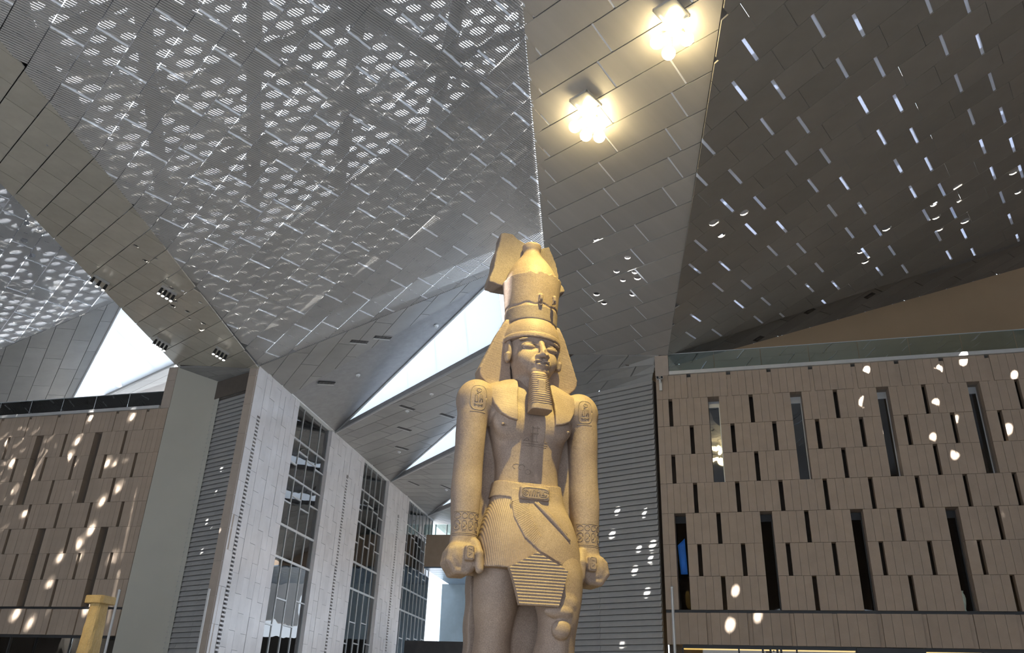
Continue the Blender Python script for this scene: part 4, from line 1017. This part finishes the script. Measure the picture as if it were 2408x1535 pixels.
# pleated apron hanging below the kilt
def apron():
    zt, zb = 3.50, 2.60; rows = 17; V = []; Fc = []; nx = 12
    def span(z):
        t = (zt-z)/(zt-zb)
        if t < .32: u = t/.32; return -.04+(-.54+.04)*u, -.04+(.51+.04)*u
        u = (t-.32)/.68; return -.54+(.19)*u**.8, .51+(-.18)*u
    zs = []
    for r in range(rows):
        for q, u in ((0, 0), (.25, .6), (.5, 1), (.75, .6)): zs.append((zt-(zt-zb)*(r+q)/rows, u))
    zs.append((zb, 0)); n = len(zs)
    for (z, up) in zs:
        a, b = span(z); a, b = min(a, -.05), max(b, -.03)
        for i in range(nx+1):
            x = a+(b-a)*i/nx; y = -.845-.11*(x+.54)/1.05-.06*(zt-z)+.06*abs(x)**2-.015*up; V.append((x, y, z))
    m = len(V)
    V += [(v[0], v[1]+.11, v[2]) for v in V]
    w = nx+1
    for r in range(n-1):
        for i in range(nx):
            a = r*w+i; Fc.append((a, a+w, a+w+1, a+1)); Fc.append((m+a, m+a+1, m+a+w+1, m+a+w))
    for r in range(n-1):
        a = r*w; Fc.append((a, m+a, m+a+w, a+w)); a = r*w+nx; Fc.append((a, a+w, m+a+w, m+a))
    for i in range(nx): a = (n-1)*w+i; Fc.append((a, m+a, m+a+1, a+1)); Fc.append((i, i+1, m+i+1, m+i))
    o = bpy.data.objects.new('apron', mesh('apron', V, Fc, M_stone)); COL.objects.link(o); o.parent = statue
    F = MB(); 
    return o
apron()
# carved lines: raised tubes, groove shade put into a darker stone colour
def carve(name, strokes, F, r, parent, mat_=None, inset=.35):
    mb = MB()
    for st in strokes:
        P = []
        for i in range(len(st)-1):
            a, b = np.array(st[i]), np.array(st[i+1]); k = max(1, int(np.hypot(*(b-a))/.04)); P += [tuple(a+(b-a)*t/k) for t in range(k)]
        P.append(st[-1]); Q = [(x, F.at(x, z)+r*inset, z) for x, z in P]
        Q = [q for q in Q if q[1] < .35]
        if len(Q) > 1: mb.tube(Q, r, 5)
    o = bpy.data.objects.new(name, mb.mesh(name, mat_ or M_groove_shade, True)); COL.objects.link(o)
    o.parent = parent
    return o
def oval(cx, cz, rx, rz, n=16, p=2.): return [(cx+rx*np.sign(math.cos(a))*abs(math.cos(a))**(2/p), cz+rz*np.sign(math.sin(a))*abs(math.sin(a))**(2/p)) for a in np.linspace(0, 2*math.pi, n+1)]
def cartouche(cx, cz, w, h, seed, vertical=True):
    S = [oval(cx, cz, w/2, h/2, 24, 3.2)]
    g = lambda u, v: (cx+u*w*.36, cz+v*h*.40)
    S += [oval(*g(0, .72), w*.14, w*.14, 10), [g(0, .72), g(.02, .73)]]       # sun disc
    S += [[g(-.6, .35), g(-.6, -.45), g(-.2, -.45), g(-.2, .1), g(-.6, .35)], [g(-.4, .35), g(-.25, .45), g(-.2, .3)]]       # seated figure
    S += [[g(.25, .45), g(.25, -.45)], [g(.25, .45), g(.6, .2), g(.55, -.1), g(.7, -.45)], [g(.1, -.1), g(.6, -.15)]]
    S += [[g(-.8, -.68), g(.8, -.68)], [g(-.7, -.85), g(-.35, -.72), g(0, -.85), g(.35, -.72), g(.7, -.85)]]
    S += [[(cx-w*.5, cz-h*.57), (cx+w*.5, cz-h*.57)]]
    return S
carve('shoulder_cartouche', cartouche(-1.13, 6.42, .30, .50, 1), Fb, .013, statue)
carve('shoulder_cartouche', cartouche(1.07, 6.42, .28, .46, 2), Fb, .013, statue)
g = [oval(0, 4.625, .255, .095, 24, 4.), oval(-.19, 4.625, .045, .05, 12), oval(-.19, 4.625, .018, .02, 8), oval(.19, 4.635, .04, .04, 10), [(.1, 4.57), (.23, 4.57)],
     [(-.10, 4.69), (-.11, 4.56)], [(-.06, 4.56), (-.05, 4.66), (-.02, 4.69), (.0, 4.65), (-.02, 4.56)], [(.03, 4.70), (.03, 4.56)], [(.03, 4.64), (.09, 4.66), (.09, 4.58)], [(.12, 4.60), (.16, 4.60), (.16, 4.66)]]
carve('belt_cartouche', g, Fl, .011, bo)
for s in (-1, 1):       # carved bracelets
    S = [[(s*1.19-.23, 4.22), (s*1.19+.23, 4.22)], [(s*1.19-.23, 3.80), (s*1.19+.23, 3.80)], [(s*1.19-.23, 3.83), (s*1.19+.23, 3.83)]]
    for i in range(4):
        x = s*1.19-.175+i*.117; S += [oval(x, 4.15, .045, .055, 12), oval(x, 3.98, .042, .085, 14, 3), [(x-.02, 4.02), (x+.02, 3.97), (x-.02, 3.93)]]
        if i % 2: S.append([(x-.03, 3.87), (x+.03, 3.87)])
    carve('bracelet_carving', S, Fb, .0105, statue)
    carve('staff_carving', [oval(s*1.16, 3.47, .06, .105, 14, 4.), [(s*1.16-.03, 3.53), (s*1.16+.03, 3.51)], [(s*1.16-.03, 3.47), (s*1.16+.03, 3.45), (s*1.16-.02, 3.41)]], Fb, .008, statue)
# broad collar pendant and chest signs
carve('chest_inscription', [[(-.22, 5.66), (-.14, 5.72), (-.10, 5.66), (-.22, 5.66)], [(-.05, 5.95), (-.05, 5.66)], [(.05, 5.95), (.05, 5.66)], [(-.08, 5.82), (.08, 5.82)], [(-.09, 5.92), (.09, 5.92)], [(.20, 5.86), (.20, 5.66)], [(.16, 5.66), (.26, 5.66)], [(-.25, 5.61), (.28, 5.61)], [(-.22, 5.57), (.25, 5.57)], [(-.08, 5.66), (.08, 5.66)]], Fb, .01, statue)
carve('belly_carving', [oval(-.32, 5.16, .06, .05, 10)[:8], oval(-.22, 5.14, .06, .05, 10)[:8], oval(-.10, 5.06, .05, .045, 10)], Fb, .009, statue)
carve('kilt_hem', [[(-.44, 4.45), (-.42, 4.16), (-.36, 4.0), (-.23, 3.78), (-.1, 3.65), (.04, 3.55), (.3, 3.42), (.56, 3.31), (.93, 3.18)]], Fk, .016, statue)
fan = []
for i in range(26):
    t = i/25; a = (-.43+.05*t**2+.42*max(0, t-.35), 4.44-.98*t+.12*t*t); b = (a[0]+.36-.17*t, a[1]+.15+.10*t); fan.append([a, b])
carve('kilt_folds', fan, Fk, .007, statue, M_stone)
mb = MB()
for (a, b, c) in [((.0, 4.46), (.66, 3.80), .05), ((.05, 4.46), (.60, 3.90), .045)]:
    Q = [(a[0]+(b[0]-a[0])*t, Fk.at(a[0]+(b[0]-a[0])*t, a[1]+(b[1]-a[1])*t)-.012, a[1]+(b[1]-a[1])*t) for t in np.linspace(0, 1, 14)]; mb.tube(Q, [.022+.018*math.sin(math.pi*min(1, t*1.1)) for t in np.linspace(0, 1, 14)], 6)
o = bpy.data.objects.new('belt_tie', mb.mesh('belt_tie', M_stone, True)); COL.objects.link(o); o.parent = statue
o = bpy.data.objects.new('plinth', MB().box((-1.6, -1.8, -.75), (3.2, 0, 0), (0, 3.2, 0), (0, 0, .76)).mesh('plinth', M_stone_d)); COL.objects.link(o); o.parent = statue
# ------------------------------------------------------------------ lamps
M_lamp = mat('warm_lamp_glass', (1, .95, .8), .3, emit=(1., .80, .42), estr=26)
M_lens = mat('white_lamp_lens', (1, 1, 1), .3, emit=(1., .97, .9), estr=5)
for m_ in (M_lamp, M_lens): m_.cycles.emission_sampling = 'NONE'      # their light comes from the lamps set with them
M_chrome = mat('silver_housing', (.78, .79, .81), .2, .8, noise=.05)
def spot(loc, target, power, size, col, blend=.4, radius=.12, parent=None):
    l = bpy.data.lights.new('spotlight', 'SPOT'); l.energy = power; l.spot_size = math.radians(size); l.spot_blend = blend; l.color = col; l.shadow_soft_size = radius
    o = bpy.data.objects.new('spotlight', l); COL.objects.link(o); o.location = loc
    o.rotation_euler = (Vector(target)-Vector(loc)).to_track_quat('-Z', 'Y').to_euler(); return o
chest = SO+ZUP*6.0
WARM = (1., .78, .22)
def cluster(P, bulbs, label, glow=0):
    """lamp cluster under a small silver hatch of the soffit"""
    root = thing('lamp_cluster', P, label, 'lamp', 'lamp clusters in the soffit')
    x, y, n = PC.d, PC.e, PC.n; H0 = P-NW*.75
    m_ = MB()
    for a, b, c, d_ in ((-.34, -.36, .68, .04), (-.34, .32, .68, .04)): m_.box(H0+x*a+y*b+n*.02, x*c, y*d_, n*.10)
    for a in (-.34, .30): m_.box(H0+x*a-y*.36+n*.02, x*.04, y*.72, n*.10)
    m_.build('hatch_frame', M_chrome, root)
    m_ = MB(); m_.box(H0-x*.30-y*.32+n*.03, x*.60, y*.64, n*.02); m_.build('hatch_reflector', M_chrome, root)
    for a, b in bulbs:
        c = P+x*a+y*b+n*.40; m_ = MB(); m_.sphere(c, .185, 14, 10); bo_ = m_.build('bulb', M_lamp, root, True)
        m_ = MB(); m_.tube([P+x*a*.5+y*b*.5+n*.02, c-n*.1], [.04, .09], 10); m_.build('socket', M_chrome, bo_)
    if glow:
        l = bpy.data.lights.new('lamp_glow', 'POINT'); l.energy = glow; l.color = (1, .8, .42); l.shadow_soft_size = .2
        o = bpy.data.objects.new('lamp_glow', l); COL.objects.link(o); o.location = Vector(P+n*.72)
    return root
B5 = [(-.34, .12), (.30, .22), (.34, -.26), (-.26, -.34), (0, .5)]
cluster(PC.px(1388, 276), B5, 'bright warm lamp cluster in the soffit nearest the statue crown', 55)
cluster(PC.px(1585, 76), B5[:4], 'bright warm lamp cluster in the soffit at the top edge', 50)
# the one that lights the statue hangs from the same soffit, overhead
P = PC.xy(2.2, 10.7); cluster(P, B5[:4], 'warm lamp cluster over the visitors, aimed at the statue')
spot(tuple(P+np.array([0, 0, -.75])), tuple(SO+ZUP*4.2), 14500, 38, WARM, .85, .14)
# rows of small spotlights on the polished band
def track(u, v, ang, label, n=4):
    P = PB.px(u, v); root = thing('track_light', P+PB.n*.35, label, 'lamp', 'track lights on the polished soffit band')
    x = PB.d*math.cos(ang)+PB.e*math.sin(ang); w = .62
    m_ = MB(); m_.box(P-x*w/2-PB.n*0+PB.n*.0, x*(w+.12), np.cross(PB.n, x)*.10, PB.n*.10); m_.build('track_bar', M_cap, root)
    for i in range(n):
        c = P+x*(-w/2+.06+i*w/(n-1)); m_ = MB(); m_.tube([c+PB.n*.1, c+PB.n*.42-NW*.04], [.055, .075], 10); l_ = m_.build('lamp_body', M_black, root)
        m_ = MB(); m_.sphere(c+PB.n*.43-NW*.04, .072, 10, 6, (1, 1, .5)); m_.build('lens', M_lens, l_)
track(236, 655, 1.5, 'row of small black spotlights at the lower left edge of the polished soffit', 3)
track(395, 680, 1.5, 'row of four small spotlights in the middle of the polished soffit')
track(380, 800, 1.5, 'row of four small spotlights near the lower left corner of the polished soffit')
track(520, 822, 1.5, 'row of four small spotlights near the lower right corner of the polished soffit')
# slot diffusers and sensors in the grey gallery ceilings
def diffuser(pl, u, v, where, w=1.0, d=.22):
    P = pl.px(u, v); root = thing('slot_diffuser', P, 'black slot diffuser '+where, 'vent', 'slot diffusers in the gallery ceiling')
    x = pl.e; y = pl.d
    m_ = MB(); m_.box(P-x*w/2-y*d/2-pl.n*.02, x*w, y*d, pl.n*.035); m_.build('slot', M_black, root)
    m_ = MB(); m_.box(P-x*w/2+y*d/2-pl.n*.02, x*w, y*.07, pl.n*.06); m_.build('rim', M_cap, root)
    for k in range(5):
        m_ = MB(); m_.box(P-x*(w/2-.08-k*w/5)-y*d/2, x*.03, y*d*.8, pl.n*.03); m_.build('blade', M_grille, root)
for pl, u, v, wh in ((PD1, 845, 803, 'left of its twin below the mesh ceiling edge'), (PD1, 900, 793, 'right of its twin below the mesh ceiling edge'), (PD1, 768, 900, 'above the first glass bay of the gallery'),
                     (PD2, 958, 958, 'just under the tall white triangle'), (PD2, 951, 1008, 'second below the tall white triangle'), (PD2, 945, 1053, 'third below the tall white triangle'), (PD2, 1052, 977, 'next to the upper arm of the statue'),
                     (PD3, 973, 1136, 'below the second white triangle, left one'), (PD3, 1049, 1145, 'below the second white triangle, beside the forearm')): diffuser(pl, u, v, wh)
def sensor(pl, u, v, where, r=.1):
    P = pl.px(u, v); root = thing('ceiling_sensor', P, 'small white round ceiling sensor '+where, 'sensor', 'sensors on the gallery ceiling')
    m_ = MB(); m_.tube([P-pl.n*.02, P+pl.n*.06], [r*1.3, r], 12); m_.build('base', M_white, root); m_ = MB(); m_.sphere(P+pl.n*.08, r*.6, 10, 6); m_.build('dome', M_cap, root)
for pl, u, v, wh in ((PD1, 842, 882, 'near the first glass bay of the gallery'), (PD1, 1026, 766, 'at the upper edge of the tall white triangle'), (PD2, 958, 966, 'beside the slot diffuser under the tall white triangle'),
                     (PD2, 939, 1062, 'beside the third slot diffuser'), (PD2, 1015, 926, 'close to the lower edge of the tall white triangle'), (PD3, 1050, 1151, 'beside the forearm of the statue')): sensor(pl, u, v, wh)
for u, v, wh in ((1904, 731, 'middle'), (2045, 695, 'rightmost'), (1784, 796, 'leftmost')):
    P = PDr.px(u, v); root = thing('recessed_downlight', P, wh+' of three dark square downlights in the soffit above the right terrace', 'lamp', 'downlights above the right terrace')
    m_ = MB(); m_.box(P-PDr.d*.22-PDr.e*.2-PDr.n*.02, PDr.d*.44, PDr.e*.4, PDr.n*.03); m_.build('opening', M_black, root)
    m_ = MB(); m_.tube([P+PDr.n*.012, P+PDr.n*.03], [.13, .1], 12); m_.build('reflector', M_grille, root)

# ------------------------------------------------------------------ fittings on the walls
P = onwall(1553, 893)-NW*.04
sc = thing('security_camera', P, 'small twin lens security camera on the right pilaster', 'camera')
m_ = MB(); m_.box(P-DW*.05-NW*.1-ZUP*.55, DW*.12, NW*.1, ZUP*.42); m_.build('bracket', M_cap, sc)
m_ = MB(); m_.tube([P-NW*.12-ZUP*.2, P-NW*.2-ZUP*.05], .05, 10); m_.build('neck', M_cap, sc)
for k in (-1, 1):
    m_ = MB(); m_.tube([P-NW*.12+DW*.08*k, P-NW*.34+DW*.09*k-ZUP*.03], .065, 12); q = m_.build('camera_head', M_cap, sc)
    m_ = MB(); m_.sphere(P-NW*.34+DW*.09*k-ZUP*.03, .055, 10, 8); m_.build('lens', M_black, q)
def pole(u, v, dep, label):
    P = hit(u, v, NW, WD+dep); root = thing('slim_pole', (P[0], P[1], 0), label, 'pole', None)
    m_ = MB(); m_.tube([(P[0], P[1], .02), (P[0], P[1], P[2])], .055, 10); m_.build('shaft', M_cap, root)
    m_ = MB(); m_.tube([(P[0], P[1], 0), (P[0], P[1], .05)], .2, 14); m_.build('base_plate', M_cap, root)
    m_ = MB(); m_.sphere((P[0], P[1], P[2]), .06, 10, 6); m_.build('cap', M_alu, root)
pole(1580, 1381, -1.5, 'slim grey metal pole in front of the right pilaster')
pole(281, 1388, -2., 'slim grey metal pole beside the yellow stone column')
pole(492, 1386, -.8, 'slim grey metal pole in front of the pilaster left of the gallery')

# yellow stone column at lower left
dp = -7.0
ca, cb = hit(207, 1404, NW, WD+dp), hit(270, 1404, NW, WD+dp); cx_ = (ca+cb)/2; cw = float((cb-ca)@DW)
zt_ = float(hit(238, 1402, NW, WD+dp)[2]); zb_ = float(hit(238, 1420, NW, WD+dp)[2])
M_yellow = stone('yellow_sandstone', (.48, .33, .13), (.62, .45, .2), .18)
col_ = thing('stone_column', (cx_[0], cx_[1], 0), 'weathered yellow sandstone column with a flat square cap at lower left', 'column')
def rough_loft(name, mat_, rows, p=3., n=28):
    V = []; F = []
    for i, (z, r, q) in enumerate(rows):
        for k in range(n):
            a = 2*math.pi*k/n; c, s_ = math.cos(a), math.sin(a); rr = r/((abs(c)**p+abs(s_)**p)**(1/p))*(1+q*math.sin(k*2.7+i*1.3)*.5+q*math.sin(k*1.1+i*3.1)*.5)
            V.append(cx_*np.array([1, 1, 0])+DW*rr*c+NW*rr*s_+ZUP*z)
    m = len(rows)
    for i in range(m-1): F += [(i*n+k, i*n+(k+1) % n, (i+1)*n+(k+1) % n, (i+1)*n+k) for k in range(n)]
    F += [tuple(range(n))[::-1], tuple(range((m-1)*n, m*n))]; o = obj(name, mesh(name, V, F, mat_), col_); return o
hw = cw/2*.70
rough_loft('cap', M_yellow, [(zb_, hw*.97, .02), (zb_+.02, hw, .015), (zt_-.03, hw, .015), (zt_, hw*.97, .02)], 8.)
rough_loft('shaft', M_yellow, [(z, hw*(.62+.45*(zb_-z)/zb_), .05) for z in np.linspace(0, zb_, 24)], 4.)
spot(tuple(wp(-30, -18, 12)), tuple(cx_*np.array([1, 1, 0])+ZUP*(zb_-.6)), 2500, 10, (1., .72, .3), .5)

# ------------------------------------------------------------------ shop fronts below the walls
M_lit = mat('lit_shop_interior', (.85, .62, .28), .6, noise=.3, nscale=.6, emit=(1., .66, .2), estr=1.1)
M_lit.cycles.emission_sampling = 'NONE'
M_shelf = mat('shop_shelf', (.25, .16, .08), .5, noise=.1)
def shop(name, s0, s1, lit, label):
    root = structure(empty(name, wp((s0+s1)/2, .5, 0)), label)
    m_ = MB(); m_.wbox(s0, s1, 3.0, 3.2, 0, 4.6); m_.build('interior_wall', M_lit if lit else M_room, root)
    m_ = MB(); m_.wbox(s0, s1, .4, 3.2, 4.3, 4.42); m_.build('interior_ceiling', M_lit if lit else M_room, root)
    m_ = MB(); m_.wbox(s0, s1, .1, .2, 4.30, 4.42); m_.build('frame_head', M_black, root)
    n = max(1, round((s1-s0)/1.9))
    for i in range(n+1):
        m_ = MB(); x = s0+i*(s1-s0)/n; m_.wbox(x-.03, x+.03, .1, .2, 0, 4.3); m_.build('mullion', M_black, root)
        if i < n: m_ = MB(); m_.wbox(x+.03, x+(s1-s0)/n-.03, .14, .16, 0, 4.3); m_.build('pane', M_shopglass, root)
shop('window_40', -2.35, 3.9, True, 'warmly lit shop window below the right wall')
m_ = MB(); m_.wbox(3.9, 6.2, .0, .6, 0, 4.4); structure(m_.build('trim_6', M_black), None)
shop('window_41', 6.2, 25, True, 'warmly lit shop window at the lower right corner')
shop('window_42', -35.6, -32.6, True, 'warmly lit shop window below the left wall')
shop('window_43', -57, -35.6, False, 'dark shop window below the left wall')
shop('window_44', -32.6, -28.6, False, 'dark shop window beside the left pilaster')
# blue sheet added for the gleam in the first tall lower window, pale vase in the fourth
x = -2.41; P = wp(x+.22, .5, 7.0)
dr = thing('blue_gleam', P, 'bright blue sheet standing in for a gleam in the tall window nearest the right pilaster', 'sheet')
M_blue = mat('blue_gleam_colour', (.02, .16, .62), .7, noise=.2, emit=(.02, .2, .8), estr=.0)
V = []; F_ = []; _dd = .52
for i in range(9):
    for j in range(4):
        t = i/8; V.append(wp(x+.04+.10*j+.12*t*(1-j*.12)*.6, _dd-.02*math.sin(j*2+i), 8.25-1.15*t+.28*(j/3)*(1-t)))
for i in range(8):
    for j in range(3): F_.append((i*4+j, i*4+j+1, (i+1)*4+j+1, (i+1)*4+j))
q = obj('gleam_sheet', mesh('gleam_sheet', V, F_, M_blue, True), dr); sm = q.modifiers.new('thickness', 'SOLIDIFY'); sm.thickness = .02
zb9 = ROWZ[8]; x = -2.41+3*3.384
va = thing('tall_vase', wp(x+.12, .5, zb9), 'slender pale green vase standing in the tall lower window at right', 'vase')
M_vase = mat('pale_green_ceramic', (.55, .62, .50), .3, noise=.15, nscale=8)
m_ = MB(); m_.tube([wp(x+.12, .5, zb9+h) for h in (0, .06, .12, .3, .5, .62, .70, .76)], [.05, .055, .03, .07, .095, .075, .04, .05], 14); m_.build('body', M_vase, va, True)
m_ = MB(); m_.tube([wp(x+.12, .5, zb9+.755), wp(x+.12, .5, zb9+.775)], [.055, .05], 14); m_.build('rim', M_vase, va)
# low dark parapet at the gallery's far side and slender lamps inside the glass bays
zp = float(hit(980, 1506, DG, float(DG@gp(TE-6, 0, 0)))[2])
m_ = MB(); m_.box(gp(TE-6, -1., 0), NG*16, DG*.4, ZUP*zp); structure(m_.build('wall_parapet', M_black), 'low dark parapet across the far gallery floor')
M_tube = mat('tube_lamp', (1, 1, 1), .4, emit=(1, .95, .85), estr=6); M_tube.cycles.emission_sampling = 'NONE'
for (t_, d_, z_, wh) in ((5.75, 1.5, 10.3, 'nearest and topmost'), (6.9, 2.4, 10.2, 'middle'), (5.9, 2.6, 10.0, 'lowest'), (7.9, 2.2, 10.3, 'farthest')):
    root = thing('tube_lamp', gp(t_, d_, z_), wh+' of the short white tube lamps inside the first glass bay', 'lamp', 'tube lamps behind the first glass bay')
    m_ = MB(); m_.tube([gp(t_, d_, z_), gp(t_+.9, d_, z_)], .05, 8); m_.build('tube', M_tube, root); m_ = MB(); m_.box(gp(t_-.05, d_+.05, z_+.06), DG*1.0, NG*.1, ZUP*.05); m_.build('holder', M_cap, root)
# dark lettering on the shop glass, cut off by the lower edge of the view
le = thing('shop_lettering', wp(1.55, .12, 4.0), 'dark upright letter strokes on the lit shop glass at the bottom edge', 'lettering')
for i, (u0, u1, v0, v1) in enumerate(((1793, 1796, 1526, 1545), (1801, 1812, 1531, 1534), (1811, 1814, 1526, 1545), (1818, 1821, 1529, 1532), (1827, 1830, 1523, 1545), (1836, 1839, 1526, 1545))):
    a, b = hit(u0, v1, NW, WD+.13), hit(u1, v0, NW, WD+.13); m_ = MB(); m_.wbox(float(a@DW), float(b@DW), .11, .135, float(a[2]), float(b[2])); m_.build('letter_stroke', M_black, le)
